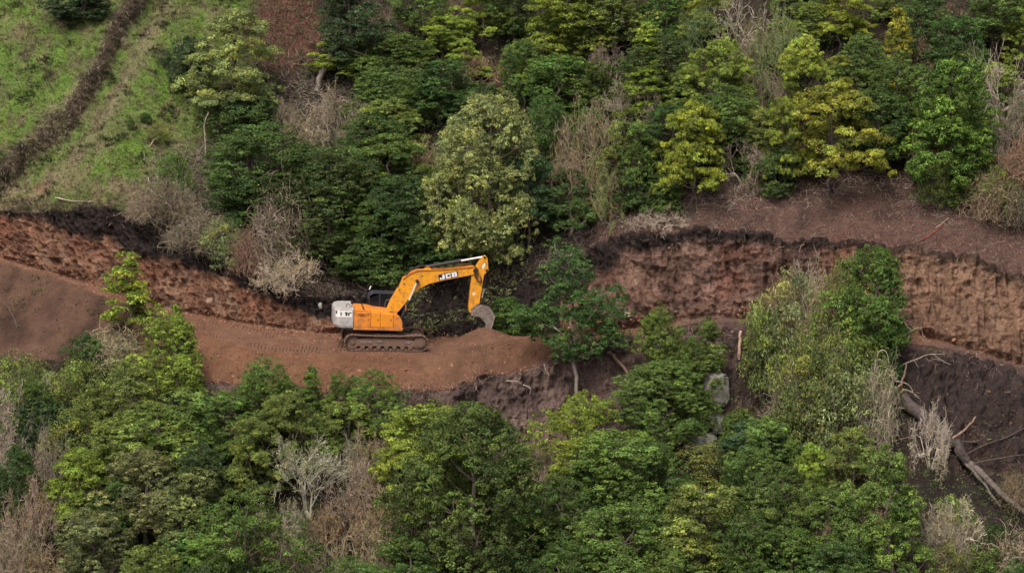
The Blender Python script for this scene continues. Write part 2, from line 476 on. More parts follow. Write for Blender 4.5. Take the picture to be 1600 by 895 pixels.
# cut face
c0 = np.zeros((NR, NC, 3)) + C3(.175, .094, .060)
c0 = blend(c0, C3(.25, .165, .115), sm(-0.05, 0.4, strk) * 0.7)
c0 = blend(c0, C3(.10, .05, .034), sm(0.05, 0.45, -strk + 0.3 * n_b) * 0.7)
c0 = blend(c0, C3(.112, .076, .066), sm(880, 960, GC) * sm(1330, 1250, GC) * (0.6 + .4 * n_a))
c0 = blend(c0, C3(.215, .142, .096), sm(1330, 1420, GC) * (0.6 + .4 * n_a))
c0 = blend(c0, C3(.17, .072, .046), sm(0.1, 0.5, n_a) * 0.5)
humus = curve({-420: .25, 0: .10, 40: .14, 90: .33, 150: .46, 200: .5, 250: .42, 300: .33, 400: .27, 470: .4, 540: 1.2, 860: 1.2, 920: .5, 1000: .26, 1150: .22, 1300: .14, 1400: .10, 1600: .12, 2020: .12}, 4)
humus = np.where(humus < 1, humus * np.where(cols > 850, .62, .85), humus)
hm = sm(-0.05, 0.05, sfrac[:, None] - (1 - humus[None] * (1 + 0.6 * n_a + .35 * n_b)))
c0 = blend(c0, C3(.085, .055, .046), sm(850, 930, GC) * sm(.0, .4, fbm(P3, .45, 3, 131)) * .85)
c0 = blend(c0, C3(.026, .020, .018) + 0.012 * n_b[..., None], hm)
Cg = np.where((segid == 4)[:, None, None], c0, Cg)
# road
r0 = np.zeros((NR, NC, 3)) + C3(.185, .101, .066)
r0 = blend(r0, C3(.25, .142, .095), sm(0.0, .5, fbm(np.stack([G0[..., 0] * .4, G0[..., 1] * 3, G0[..., 2]], -1), 1.5, 3, 93)) * .6)
r0 = blend(r0, C3(.15, .068, .04), sm(0.1, .5, n_a) * .5)
Cg = np.where((segid == 3)[:, None, None], r0, Cg)
r0 = blend(r0, C3(.125, .082, .064), np.clip(sm(1010, 1090, GC) - np.exp(-((GC - 1435) / 40) ** 2), 0, 1))
r0 = blend(r0, C3(.135, .076, .050), np.exp(-((GC - 745) / 60) ** 2) * .8)
Cg = np.where((segid == 3)[:, None, None], r0, Cg)
# fill
f0 = np.zeros((NR, NC, 3)) + C3(.165, .084, .050)
f0 = blend(f0, C3(.132, .074, .048), np.exp(-((GC - 750) / 110) ** 2) * .85)
left = sm(330, 200, GC + 25 * n_a); right = sm(860, 960, GC + 20 * n_a)
dstr = fbm(np.stack([G0[..., 0] * 1.2 - .5 * G0[..., 2], G0[..., 1] * .25, G0[..., 2] * .25], -1), 1.0, 4, 151)
f0 = blend(f0, C3(.112, .066, .045), left); f0 = blend(f0, C3(.066, .040, .030), left * sm(-.1, .35, dstr))
f0 = blend(f0, C3(.135, .078, .056), left * sm(.1, .4, fbm(P3, .5, 3, 95)) * .7)
f0 = blend(f0, C3(.085, .056, .050), right)
f0 = blend(f0, C3(.20, .112, .068), (1 - left) * (1 - right) * sm(.0, .5, n_b + n_a) * .5)
Cg = np.where((segid == 2)[:, None, None], f0, Cg)
b0 = np.zeros((NR, NC, 3)) + C3(.115, .080, .070)
b0 = blend(b0, C3(.18, .128, .108), sm(0, .5, n_a) * .8); b0 = blend(b0, C3(.05, .035, .032), sm(0.05, .4, fbm(P3, .9, 3, 97)) * .8)
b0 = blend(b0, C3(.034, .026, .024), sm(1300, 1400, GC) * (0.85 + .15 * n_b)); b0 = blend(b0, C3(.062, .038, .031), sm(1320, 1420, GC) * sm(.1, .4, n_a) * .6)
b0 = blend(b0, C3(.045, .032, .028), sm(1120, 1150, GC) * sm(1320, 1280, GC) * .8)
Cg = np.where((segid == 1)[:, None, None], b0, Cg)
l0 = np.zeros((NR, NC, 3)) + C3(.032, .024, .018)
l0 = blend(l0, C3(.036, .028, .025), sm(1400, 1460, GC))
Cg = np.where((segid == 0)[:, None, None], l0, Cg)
Cg = np.clip(Cg, 0.008, 0.9)
# soften the borders between soils
for _ in range(2):
    Cg[1:-1] = 0.25 * Cg[:-2] + 0.5 * Cg[1:-1] + 0.25 * Cg[2:]

def strip(name, r0, r1, label, mat=M_EARTH):
    n = r1 - r0 + 1
    V = G[r0:r1 + 1].reshape(-1, 3)
    i = np.arange(n - 1)[:, None] * NC; j = np.arange(NC - 1)[None]
    q = np.stack([i + j, i + j + 1, i + NC + j + 1, i + NC + j], -1).reshape(-1, 4)
    me = MB().add(V, q).mesh(name, mat, smooth=True, color=False)
    a = me.attributes.new('Col', 'FLOAT_COLOR', 'POINT')
    c = np.concatenate([Cg[r0:r1 + 1].reshape(-1, 3), RUT[r0:r1 + 1].reshape(-1, 1)], 1).astype(np.float32)
    a.data.foreach_set('color', c.ravel())
    o = link(name, me); tag(o, label, kind='structure')
    return o
first = {s: int(np.where(segid == s)[0][0]) for s in range(6)}
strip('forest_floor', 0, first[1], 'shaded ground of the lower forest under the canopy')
strip('spoil_slope', first[2], first[3], 'loose brown spoil slope spilling down from the road', M_ROAD)
strip('dirt_road', first[3], first[4], 'reddish brown dirt road cut along the hillside', M_ROAD)
def refine(A):
    B = np.zeros((A.shape[0] * 2 - 1, *A.shape[1:])); B[::2] = A; B[1::2] = .5 * (A[1:] + A[:-1])
    D = np.zeros((B.shape[0], B.shape[1] * 2 - 1, *B.shape[2:])); D[:, ::2] = B; D[:, 1::2] = .5 * (B[:, 1:] + B[:, :-1])
    return D
def rough_face(a, b, name, mat, label, layers, rid, hum_amp, ends=(.07, .95), seed=0):
    """one strip at double resolution with scrape marks, cracks and lumps cut into it"""
    P = refine(G[a:b]); Cc = refine(Cg[a:b]); Nn = norm(refine(N0[a:b])); gc = refine(GC[a:b])
    sf = np.linspace(0, 1, P.shape[0])[:, None]
    lf = sm(700, 300, gc); X, Z = P[..., 0], P[..., 2]
    wp = fbm(P, .8, 3, 201 + seed)
    def hs(i, j, k): return (_hash(i.astype(np.int64) & 0xffffffff, j.astype(np.int64) & 0xffffffff, np.zeros_like(i, dtype=np.int64), k + seed) + 1) * .5
    dsp = np.zeros(X.shape); tone = np.ones(X.shape)
    for k, (fr, fz, amp) in enumerate(layers):
        u = X * fr + Z * fr * (.75 * lf + .10 * (1 - lf)) + (1.1 + k) * wp; i = np.floor(u); f = u - i
        v = Z * fz + hs(i, i * 0, 7 + k) * 9; j = np.floor(v); g = v - j
        am = hs(i, j, 11 + k)
        groove = (1 - (2 * f - 1) ** 2) * sm(0, .2, g) * sm(1, .75, g)
        dsp -= amp * (.2 + am) * groove * (1 - .55 * sm(1300, 1420, gc))
        tone *= (1 - (.34 if k == 0 else .2) * (1 - .6 * sm(1300, 1420, gc)) * (hs(i, j, 17 + k) - .45) * 1.6)
    tone *= 1 + .22 * fbm(np.stack([X * .25, X * 0, Z * 1.6 + .5 * wp], -1), 1.0, 3, 231 + seed)
    dsp += rid * ridged(P, 1.7, 4, 211 + seed) + .06 * fbm(P, 5, 2, 215 + seed)
    hum = np.clip(1 - Cc.sum(-1) / .16, 0, 1)
    dsp += hum * hum_amp * ridged(P * np.array([1, 1, .6]), 1.5, 3, 221 + seed)
    tp = sm(0, ends[0], sf) * sm(1, ends[1], sf) * np.ones_like(X)
    P = P + Nn * (dsp * tp)[..., None]
    Cc = np.clip(Cc * (1 + (tone - 1) * (1 - .5 * hum) * tp)[..., None], .006, .9)
    n, m_ = X.shape
    i = np.arange(n - 1)[:, None] * m_; j = np.arange(m_ - 1)[None]
    q = np.stack([i + j, i + j + 1, i + m_ + j + 1, i + m_ + j], -1).reshape(-1, 4)
    me = MB().add(P.reshape(-1, 3), q).mesh(name, mat, smooth=True, color=False)
    at_ = me.attributes.new('Col', 'FLOAT_COLOR', 'POINT')
    at_.data.foreach_set('color', np.concatenate([Cc.reshape(-1, 3), np.ones((n * m_, 1))], 1).astype(np.float32).ravel())
    tag(link(name, me), label, kind='structure')
rough_face(first[4], first[5] + 1, 'cut_bank', M_CUT, 'raw red brown cut face with dark topsoil lip', ((2.4, 1.35, .22), (4.4, 2.4, .12)), .20, .14)
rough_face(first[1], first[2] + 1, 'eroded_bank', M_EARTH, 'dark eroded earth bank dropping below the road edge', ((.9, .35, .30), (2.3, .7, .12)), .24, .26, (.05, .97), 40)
strip('hillside', first[5], NR - 1, 'upper hillside with green pasture left and bare litter slope right')

# look-up of ground points by layout position
CC, RR, _ = project(G)
def ground(c, r, seg=None):
    j = int(np.clip(round((c - cols[0]) / 3.0), 0, NC - 1))
    rr = RR[:, j].copy()
    if seg is not None: rr = np.where(np.isin(segid, seg), rr, 1e6)
    i = int(np.argmin(np.abs(rr - r)))
    return G[i, j].copy(), N1[i, j].copy()
def scatter(rng, n, mask):
    """n random ground points where mask (NR,NC weight) is high"""
    w = mask.copy()
    area = np.linalg.norm(np.cross(np.gradient(G, axis=1), np.gradient(G, axis=0)), axis=-1)
    w = np.clip(w, 0, None) * area
    w[0] = w[-1] = 0
    p = (w / w.sum()).ravel()
    k = rng.choice(NR * NC, n, p=p)
    i, j = k // NC, k % NC
    off_u = (G[i, np.minimum(j + 1, NC - 1)] - G[i, j]) * rng.uniform(-.5, .5, (n, 1))
    off_v = (G[np.minimum(i + 1, NR - 1), j] - G[i, j]) * rng.uniform(-.5, .5, (n, 1))
    return G[i, j] + off_u + off_v, N1[i, j], (i, j)


# ------------------------------------------------------------------ excavator
MO = simple_mat('orange_paint', (.76, .25, .020), 0.42, dirt=(.26, .115, .055), dscale=3.2, damt=0.85, frm=(.44, .66), mud=True)
MY = simple_mat('yellow_paint', (.76, .33, .018), 0.42, dirt=(.28, .125, .05), dscale=3.6, damt=0.8, frm=(.46, .68), mud=True)
MDK = simple_mat('black_paint', (.018, .018, .022), 0.5, dirt=(.06, .045, .035), damt=0.5)
MGY = simple_mat('grey_paint', (.42, .41, .40), 0.45, dirt=(.20, .16, .135), damt=0.75, dscale=4, frm=(.42, .68))
MST = simple_mat('worn_steel', (.25, .22, .195), 0.55, metal=0.25, dirt=(.13, .075, .05), damt=0.8, dscale=5, frm=(.4, .6))
MTR = simple_mat('muddy_track_steel', (.105, .078, .060), 0.8, dirt=(.19, .10, .065), damt=0.9, dscale=6, frm=(.4, .62))
MFR = simple_mat('muddy_frame', (.12, .082, .060), 0.75, dirt=(.20, .11, .072), damt=0.9, dscale=3.5, frm=(.4, .62))
MCH = simple_mat('chrome_rod', (.80, .80, .80), 0.28, metal=0.55)
MHS = simple_mat('rubber_hose', (.015, .014, .014), 0.6)
MWH = simple_mat('white_vinyl', (.80, .79, .77), 0.5, dirt=(.55, .5, .45), damt=0.5, dscale=8)
MRD = simple_mat('dark_red_vinyl', (.14, .025, .012), 0.5)
m, nt, out, bs = new_mat('cab_glass')
bs.inputs['Base Color'].default_value = (.02, .027, .035, 1); bs.inputs['Roughness'].default_value = 0.12
bs.inputs['Transmission Weight'].default_value = 0.55; bs.inputs['IOR'].default_value = 1.3
MGL = m

import bmesh
def bm_obj(name, bm, mat, parent, bevel=0.0, smooth=False):
    if bevel:
        es = [e for e in bm.edges if len(e.link_faces) == 2 and e.calc_face_angle(0) > 0.5]
        bmesh.ops.bevel(bm, geom=es, offset=bevel, segments=2, affect='EDGES', profile=0.6)
    me = bpy.data.meshes.new(name); bm.to_mesh(me); bm.free()
    me.materials.append(mat)
    if smooth:
        for p in me.polygons: p.use_smooth = True
    return link(name, me, parent)
def prism(bm, poly, y0, y1):
    """polygon in XZ extruded along Y"""
    a = [bm.verts.new((x, y0, z)) for x, z in poly]; b = [bm.verts.new((x, y1, z)) for x, z in poly]
    n = len(poly)
    area = sum(poly[i][0] * poly[(i + 1) % n][1] - poly[(i + 1) % n][0] * poly[i][1] for i in range(n))
    if area < 0: a, b = a[::-1], b[::-1]
    bm.faces.new(a); bm.faces.new(b[::-1])
    for i in range(n): bm.faces.new((a[i], b[i], b[(i + 1) % n], a[(i + 1) % n]))
    bmesh.ops.recalc_face_normals(bm, faces=bm.faces[:])
    return bm
def bx(bm, x0, x1, y0, y1, z0, z1):
    return prism(bm, [(x0, z0), (x1, z0), (x1, z1), (x0, z1)], y0, y1)
def cyl(bm, p, q, r, n=16, r2=None):
    p, q = Vector(p), Vector(q); d = q - p
    res = bmesh.ops.create_cone(bm, cap_ends=True, segments=n, radius1=r, radius2=r if r2 is None else r2, depth=d.length)
    M = Matrix.Translation((p + q) / 2) @ d.to_track_quat('Z', 'Y').to_matrix().to_4x4()
    bmesh.ops.transform(bm, matrix=M, verts=res['verts'])
    return bm
def pipe(name, pts, r, mat, parent, sides=8, fine=True):
    pts = np.array(pts, float)
    if fine and len(pts) > 2:
        t = np.linspace(0, len(pts) - 1, len(pts) * 5); k = np.arange(len(pts))
        # Catmull-Rom
        i = np.clip(t.astype(int), 0, len(pts) - 2); f = (t - i)[:, None]
        g = lambda j: pts[np.clip(j, 0, len(pts) - 1)]
        p0, p1, p2, p3 = g(i - 1), g(i), g(i + 1), g(i + 2)
        pts = 0.5 * (2 * p1 + (p2 - p0) * f + (2 * p0 - 5 * p1 + 4 * p2 - p3) * f ** 2 + (3 * p1 - p0 - 3 * p2 + p3) * f ** 3)
    mb = MB(); tube(mb, pts, r, sides)
    return link(name, mb.mesh(name, mat, smooth=True, color=False), parent)

ex = bpy.data.objects.new('excavator', None); COL.objects.link(ex)
ex.matrix_world = EX
tag(ex, 'orange crawler excavator digging on the dirt road', 'excavator')

# --- running gear (x forward, y away from the viewer, z up)
def oval(n, x0, x1, zc, r, sag=0.0):
    """closed track path, returns points with tangents"""
    L = x1 - x0; per = 2 * L + 2 * math.pi * r
    pts = []
    for k in range(n):
        s = per * k / n
        if s < L: pts.append((x0 + s, zc - r, 0.0))
        elif s < L + math.pi * r:
            a = (s - L) / r; pts.append((x1 + r * math.sin(a), zc - r * math.cos(a), a))
        elif s < 2 * L + math.pi * r:
            q = s - L - math.pi * r; pts.append((x1 - q, zc + r - sag * math.sin(math.pi * q / L), math.pi))
        else:
            a = (s - 2 * L - math.pi * r) / r; pts.append((x0 - r * math.sin(a), zc + r * math.cos(a), math.pi + a))
    return pts
for yc in (-1.2, 1.2):
    bm = bmesh.new()
    for (x, z, a) in oval(48, -1.78, 1.78, 0.44, 0.40, 0.05):
        res = bmesh.ops.create_cube(bm, size=1.0)
        M = Matrix.Translation((x, yc, z)) @ Matrix.Rotation(-a, 4, 'Y')
        bmesh.ops.transform(bm, matrix=M @ Matrix.Diagonal((0.185, 0.60, 0.030, 1)), verts=res['verts'])
        res = bmesh.ops.create_cube(bm, size=1.0)      # grouser bar
        bmesh.ops.transform(bm, matrix=M @ Matrix.Translation((-0.05, 0, -0.025)) @ Matrix.Diagonal((0.022, 0.60, 0.03, 1)), verts=res['verts'])
        res = bmesh.ops.create_cube(bm, size=1.0)      # chain link
        bmesh.ops.transform(bm, matrix=M @ Matrix.Translation((0, 0, 0.055)) @ Matrix.Diagonal((0.15, 0.22, 0.08, 1)), verts=res['verts'])
    tr = bm_obj('track', bm, MTR, ex)
    s = -1 if yc < 0 else 1
    bm = bmesh.new()
    prism(bm, [(-1.55, .24), (1.45, .24), (1.60, .36), (1.45, .56), (.9, .66), (-1.1, .66), (-1.6, .58)], yc - .17, yc + .17)
    fr = bm_obj('track_frame', bm, MFR, ex, 0.02)
    for (x0, x1, z0, z1) in ((-1.35, -.75, .40, .52), (-.55, -.2, .46, .54), (1.0, 1.28, .40, .56)):
        bm = bmesh.new(); bx(bm, x0, x1, yc + s * .165, yc + s * .20, z0, z1); bm_obj('cover_plate', bm, MST, fr, 0.008)
    bm = bmesh.new(); cyl(bm, (1.78, yc - .2, .44), (1.78, yc + .2, .44), .33, 24); cyl(bm, (1.78, yc - .30, .44), (1.78, yc + .30, .44), .20, 20)
    bm_obj('drive_sprocket', bm, MTR, ex, 0.01)
    bm = bmesh.new(); cyl(bm, (-1.78, yc - .14, .44), (-1.78, yc + .14, .44), .34, 24); cyl(bm, (-1.78, yc - .2, .44), (-1.78, yc + .2, .44), .12, 14)
    bm_obj('idler_wheel', bm, MTR, ex, 0.01)
    for k in range(7):
        x = -1.25 + k * .42
        bm = bmesh.new(); cyl(bm, (x, yc - .24, .20), (x, yc + .24, .20), .11, 14); bm_obj('track_roller', bm, MTR, ex)
    for x in (-.6, .7):
        bm = bmesh.new(); cyl(bm, (x, yc - .2, .74), (x, yc + .2, .74), .065, 12); bm_obj('carrier_roller', bm, MTR, ex)
bm = bmesh.new(); prism(bm, [(-.75, .38), (.75, .38), (.62, .86), (-.62, .86)], -1.05, 1.05); bm_obj('undercarriage_frame', bm, MFR, ex, 0.03)
bm = bmesh.new(); cyl(bm, (0, 0, .84), (0, 0, 1.08), .62, 32); bm_obj('slewing_ring', bm, MDK, ex)

# --- upper structure
bm = bmesh.new(); prism(bm, [(-2.1, 1.05), (.95, 1.05), (1.0, 1.17), (-2.2, 1.17)], -1.22, 1.22); bm_obj('deck_frame', bm, MDK, ex, 0.02)
bm = bmesh.new(); prism(bm, [(-1.74, 1.10), (.80, 1.07), (.86, 1.13), (.86, 1.24), (-1.74, 1.24)], -1.33, -1.26); bm_obj('skirt_rail', bm, MO, ex, 0.015)
# side doors on the near side
doors = [(-1.72, -.85, 2.07, 2.05), (-.835, -.345, 2.05, 2.0), (-.33, .34, 2.0, 1.92)]
for k, (x0, x1, z0, z1) in enumerate(doors):
    bm = bmesh.new(); prism(bm, [(x0, 1.255), (x1, 1.25), (x1, z1), (x0, z0)], -1.30, -.55)
    d_ = bm_obj('side_door', bm, MO if k == 0 else simple_mat('orange_door_paint', (.76, .27, .018), .38, dirt=(.36, .16, .06), damt=.35, dscale=2), ex, 0.025)
    bm = bmesh.new(); bx(bm, x1 - .16, x1 - .08, -1.315, -1.30, 1.62, 1.66); bm_obj('latch', bm, MDK, d_)
    if k == 0: door0 = d_
# rounded toolbox in front
arc = [(.355, 1.245), (.83, 1.24)] + [(.83 - .47 * (1 - math.cos(a)), 1.45 + .46 * math.sin(a)) for a in np.linspace(0, math.pi / 2 * .98, 8)] + [(.355, 1.915)]
bm = bmesh.new(); prism(bm, arc, -1.30, -.55); bm_obj('tool_box', bm, MO, ex, 0.02)
# engine hood, top deck and far side
bm = bmesh.new(); prism(bm, [(-2.0, 2.0), (-1.9, 2.20), (-1.0, 2.17), (-.55, 2.08), (.2, 2.0), (.2, 1.2), (-2.0, 1.2)], -.56, .55); hood = bm_obj('engine_hood', bm, MO, ex, 0.03)
bm = bmesh.new(); prism(bm, [(-1.74, 1.2), (-.98, 1.2), (-.98, 2.06), (-1.74, 2.10)], .56, 1.28); bm_obj('pump_cover', bm, MO, ex, 0.03)
bm = bmesh.new(); prism(bm, [(-1.70, 2.085), (-.9, 2.06), (-.9, 2.13), (-1.70, 2.16)], -1.22, -.57); bm_obj('hood_lid', bm, MO, ex, 0.02)
bm = bmesh.new(); bx(bm, -1.25, -1.19, -1.2, .5, 2.17, 2.205); bm_obj('hood_seam_strip', bm, MDK, hood)
bm = bmesh.new(); cyl(bm, (-1.75, .25, 2.15), (-1.75, .25, 2.38), .06, 14); bm_obj('exhaust', bm, MDK, ex)
# counterweight: plan curve extruded in z with rounded ends
bm = bmesh.new()
plan = []
for a in np.linspace(-1, 1, 21):
    y = 1.30 * a
    x = -2.78 + .30 * max(0, (abs(a) - .6) / .4) ** 2.4
    plan.append((x, y))
plan = [(-1.76, -1.30)] + plan + [(-1.76, 1.30)]
lv = [(1.16, .86), (1.22, .95), (1.32, 1.0), (1.95, 1.0), (2.10, .99), (2.19, .93), (2.22, .85)]
rings = []
for z, sc in lv:
    rings.append([bm.verts.new((-1.76 + (x + 1.76) * sc, y * (1 - (1 - sc) * .35), z)) for x, y in plan])
n = len(plan)
for a, b in zip(rings[:-1], rings[1:]):
    for i in range(n): bm.faces.new((a[i], a[(i + 1) % n], b[(i + 1) % n], b[i]))
bm.faces.new(rings[0][::-1]); bm.faces.new(rings[-1])
bmesh.ops.recalc_face_normals(bm, faces=bm.faces[:])
cw = bm_obj('counterweight', bm, MGY, ex, 0, False)
def cw_point(s, z, off=0.0):
    """point on the counterweight's near rear corner; s = metres along the plan curve from the near front edge"""
    pl = np.array(plan[:12] ); seg = np.hypot(*np.diff(pl, axis=0).T); acc = np.concatenate([[0], np.cumsum(seg)])
    x = np.interp(s, acc, pl[:, 0]); y = np.interp(s, acc, pl[:, 1])
    x2 = np.interp(s + .02, acc, pl[:, 0]); y2 = np.interp(s + .02, acc, pl[:, 1])
    t = np.array([x2 - x, y2 - y]); t /= np.hypot(*t); nrm = np.array([t[1], -t[0]])
    if nrm[1] > 0: nrm = -nrm
    return (x + nrm[0] * off, y + nrm[1] * off, z)
# block lettering: each glyph is a set of strokes on a 1 x 1 cell (x, y from lower left)
GLY = {
    'J': [(.55, .12, .98, 1), (.0, 0, .98, .26), (.0, .0, .34, .42)],
    'C': [(.0, .0, .34, 1), (.0, .74, .98, 1), (.0, 0, .98, .26), (.66, .62, .98, 1), (.66, 0, .98, .38)],
    'B': [(.0, .0, .34, 1), (.0, .78, .92, 1), (.0, .40, .90, .60), (.0, 0, .95, .22), (.66, .52, .95, .9), (.66, .1, 1.0, .48)],
    'D': [(.0, 0, .32, 1), (.0, .76, .8, 1), (.0, 0, .8, .24), (.62, .1, .98, .9)],
    'E': [(.0, 0, .34, 1), (.0, .76, .98, 1), (.0, .4, .85, .6), (.0, 0, .98, .24)],
    'S': [(.0, .76, .98, 1), (.0, .4, .98, .62), (.0, 0, .98, .24), (.0, .45, .34, .95), (.64, .05, .98, .55)],
    'T': [(.0, .76, 1, 1), (.36, 0, .64, 1)],
    'R': [(.0, 0, .3, 1), (.0, .78, .95, 1), (.0, .4, .95, .58), (.68, .45, .95, .95), (.6, 0, .95, .42)],
    '8': [(.0, 0, .3, 1), (.7, 0, 1, 1), (.0, .8, 1, 1), (.0, .4, 1, .6), (.0, 0, 1, .2)],
    '0': [(.0, 0, .3, 1), (.7, 0, 1, 1), (.0, .8, 1, 1), (.0, 0, 1, .2)],
    '7': [(.0, .76, 1, 1), (.66, 0, .98, 1)],
}
def glyph(name, ch, place, mat, parent, thick=0.006):
    """place(u, v, w) maps cell coordinates and height off the surface to machine coordinates"""
    bm = bmesh.new()
    for k, (x0, y0, x1, y1) in enumerate(GLY[ch]):
        w = thick + 0.0012 * k
        nx = max(1, int((x1 - x0) / .3))
        for i in range(nx):
            a, b = x0 + (x1 - x0) * i / nx, x0 + (x1 - x0) * (i + 1) / nx
            lo = [bm.verts.new(place(u, v, 0.001)) for u, v in ((a, y0), (b, y0), (b, y1), (a, y1))]
            hi = [bm.verts.new(place(u, v, w)) for u, v in ((a, y0), (b, y0), (b, y1), (a, y1))]
            bm.faces.new(hi); bm.faces.new(lo[::-1])
            for q in range(4): bm.faces.new((lo[q], lo[(q + 1) % 4], hi[(q + 1) % 4], hi[q]))
    bmesh.ops.recalc_face_normals(bm, faces=bm.faces[:])
    return bm_obj(name, bm, mat, parent)
# black band with white letters wrapped round the rear corner
bm = bmesh.new()
S0, S1, Z0, Z1 = .08, 1.0, 1.76, 2.11
ss = np.linspace(S0, S1, 14)
lo = [bm.verts.new(cw_point(s, Z0, .006)) for s in ss]; hi = [bm.verts.new(cw_point(s, Z1, .006)) for s in ss]
for i in range(13): bm.faces.new((lo[i], lo[i + 1], hi[i + 1], hi[i]))
bm_obj('lettering_band', bm, MWH, cw)
txt = 'JDES'; wl = (S1 - S0) / 4
SLOT = {'J': [(.02, .42, .5, 1)], 'D': [(.32, .2, .66, .8)], 'E': [(.34, .55, 1.05, .8), (.5, .2, 1.05, .6)], 'S': [(.36, .62, 1, .78), (.0, .24, .4, .70)]}
GLY.update({'_' + k: v for k, v in SLOT.items()})
for k, ch in enumerate(txt):
    s_hi = S1 - k * wl
    glyph('letter', '_' + ch, lambda u, v, w, s_hi=s_hi: cw_point(s_hi - .02 - u * (wl - .04), Z0 + .015 + v * (Z1 - Z0 - .03), .007 + w), MDK, cw)
for k, ch in enumerate('TR80T7'):
    glyph('letter', ch, lambda u, v, w, k=k: (-1.55 + k * .105 + u * .085, -1.301 - w, 1.80 + v * .14), MRD, door0)

# cab on the far side
cy0, cy1 = .45, 1.30
cabp = [(-.88, 1.17), (.92, 1.17), (.98, 1.6), (.72, 2.66), (.55, 2.76), (-.5, 2.80), (-.72, 2.72), (-.84, 2.45), (-.88, 2.0)]
bm = bmesh.new(); prism(bm, [(-.86, 1.18), (.93, 1.18), (.96, 1.62), (-.86, 1.75)], cy0, cy1); cab = bm_obj('cab', bm, MDK, ex, 0.02)
for (a, b) in (((-.84, 1.7), (-.80, 2.52)), ((-.28, 1.7), (-.26, 2.72)), ((.93, 1.6), (.68, 2.70))):
    for y in (cy0 + .03, cy1 - .03):
        bm = bmesh.new(); prism(bm, [(a[0] - .035, a[1]), (a[0] + .035, a[1]), (b[0] + .035, b[1]), (b[0] - .035, b[1])], y - .03, y + .03); bm_obj('pillar', bm, MDK, cab)
bm = bmesh.new(); prism(bm, [(-.86, 2.44), (-.76, 2.66), (-.55, 2.75), (.55, 2.73), (.74, 2.62), (.76, 2.68), (.57, 2.80), (-.57, 2.83), (-.80, 2.73), (-.90, 2.46)], cy0, cy1); bm_obj('cab_roof', bm, simple_mat('cab_roof_paint', (.035, .038, .05), .4), cab, 0.015)
for (p, y) in (([(-.80, 1.74), (-.30, 1.72), (-.29, 2.70), (-.74, 2.55)], cy0 + .03), ([(-.24, 1.70), (.90, 1.62), (.67, 2.70), (-.23, 2.72)], cy0 + .03), ([(-.80, 1.74), (-.30, 1.72), (-.29, 2.70), (-.74, 2.55)], cy1 - .03), ([(-.24, 1.70), (.90, 1.62), (.67, 2.70), (-.23, 2.72)], cy1 - .03)):
    bm = bmesh.new(); prism(bm, p, y - .006, y + .006); bm_obj('side_window', bm, MGL, cab)
bm = bmesh.new(); prism(bm, [(-.85, 1.76), (-.838, 1.76), (-.80, 2.50), (-.812, 2.50)], cy0 + .06, cy1 - .06); bm_obj('rear_window', bm, MGL, cab)
bm = bmesh.new(); prism(bm, [(.945, 1.62), (.957, 1.62), (.72, 2.66), (.708, 2.66)], cy0 + .06, cy1 - .06); bm_obj('windscreen', bm, MGL, cab)
bm = bmesh.new(); bx(bm, -.25, .2, .65, 1.1, 1.55, 1.72); bx(bm, -.32, -.2, .65, 1.1, 1.65, 2.3); bm_obj('seat', bm, MDK, cab, 0.03)
mr_ = pipe('mirror_bracket', [(-.80, 1.28, 2.6), (-.95, 1.36, 2.7), (-.86, 1.4, 2.82), (-.74, 1.4, 2.86)], .012, MDK, cab)
bm = bmesh.new(); prism(bm, [(-.79, 2.84), (-.74, 2.82), (-.65, 3.0), (-.70, 3.03)], 1.36, 1.41); bm_obj('mirror', bm, MWH, cab, 0.008)
# guard rails between cab and boom
for k, (x0, x1, zt) in enumerate(((.02, .62, 2.46), (.22, .70, 2.38))):
    pipe('guard_rail', [(x0, .36, 1.95), (x0, .36, zt - .2), (x0 + .08, .36, zt - .03), (x0 + .2, .36, zt), (x1, .36, zt - .02)], .02, simple_mat('grey_rail', (.10, .10, .11), .45), ex)
pipe('hand_rail', [(.33, -1.2, 1.92), (.34, -1.2, 2.62), (.42, -1.2, 2.64), (.75, -1.2, 2.62), (.98, -1.2, 2.40), (1.0, -1.2, 2.1)], .017, MO, ex)
pipe('hand_rail', [(-2.12, -.9, 2.2), (-2.12, -.9, 2.36), (-2.0, -.9, 2.38), (-1.8, -.7, 2.22)], .017, MDK, ex)

# boom
bt = [(.05, 1.95), (.25, 2.45), (.91, 3.69), (1.25, 3.95), (1.61, 4.12), (2.33, 4.17), (3.39, 4.24), (4.67, 4.38), (4.84, 4.30), (4.86, 4.16), (4.74, 3.98), (3.94, 3.82), (2.77, 3.56), (2.24, 3.42), (1.83, 3.19), (1.51, 2.92), (.95, 2.24), (.51, 1.70), (.25, 1.55), (.05, 1.65)]
bm = bmesh.new(); prism(bm, bt, -.25, .25); boom = bm_obj('boom', bm, MY, ex, 0.018)
for side in (-.262, .262):
    pass
bm = bmesh.new(); prism(bm, [(.86, 3.66), (.95, 3.73), (1.25, 3.985), (1.63, 4.145), (2.33, 4.195), (3.39, 4.265), (4.6, 4.395), (4.6, 4.375), (3.39, 4.242), (2.33, 4.172), (1.61, 4.122), (1.25, 3.952), (.91, 3.692)], -.30, .30); bm_obj('top_plate', bm, MO, boom)
bm = bmesh.new(); cyl(bm, (1.64, -.34, 3.57), (1.64, .34, 3.57), .10, 18); cyl(bm, (.30, -.34, 1.8), (.30, .34, 1.8), .13, 18); bm_obj('pivot_pin', bm, MDK, boom)
bm = bmesh.new(); cyl(bm, (4.72, -.36, 4.19), (4.72, .36, 4.19), .12, 18); bm_obj('elbow_pin', bm, MDK, boom)
for (x, z) in ((.95, 3.42), (.72, 3.1), (1.9, 3.85)):
    bm = bmesh.new(); cyl(bm, (x, -.27, z), (x, -.245, z), .035, 10); bm_obj('bolt', bm, MDK, boom)
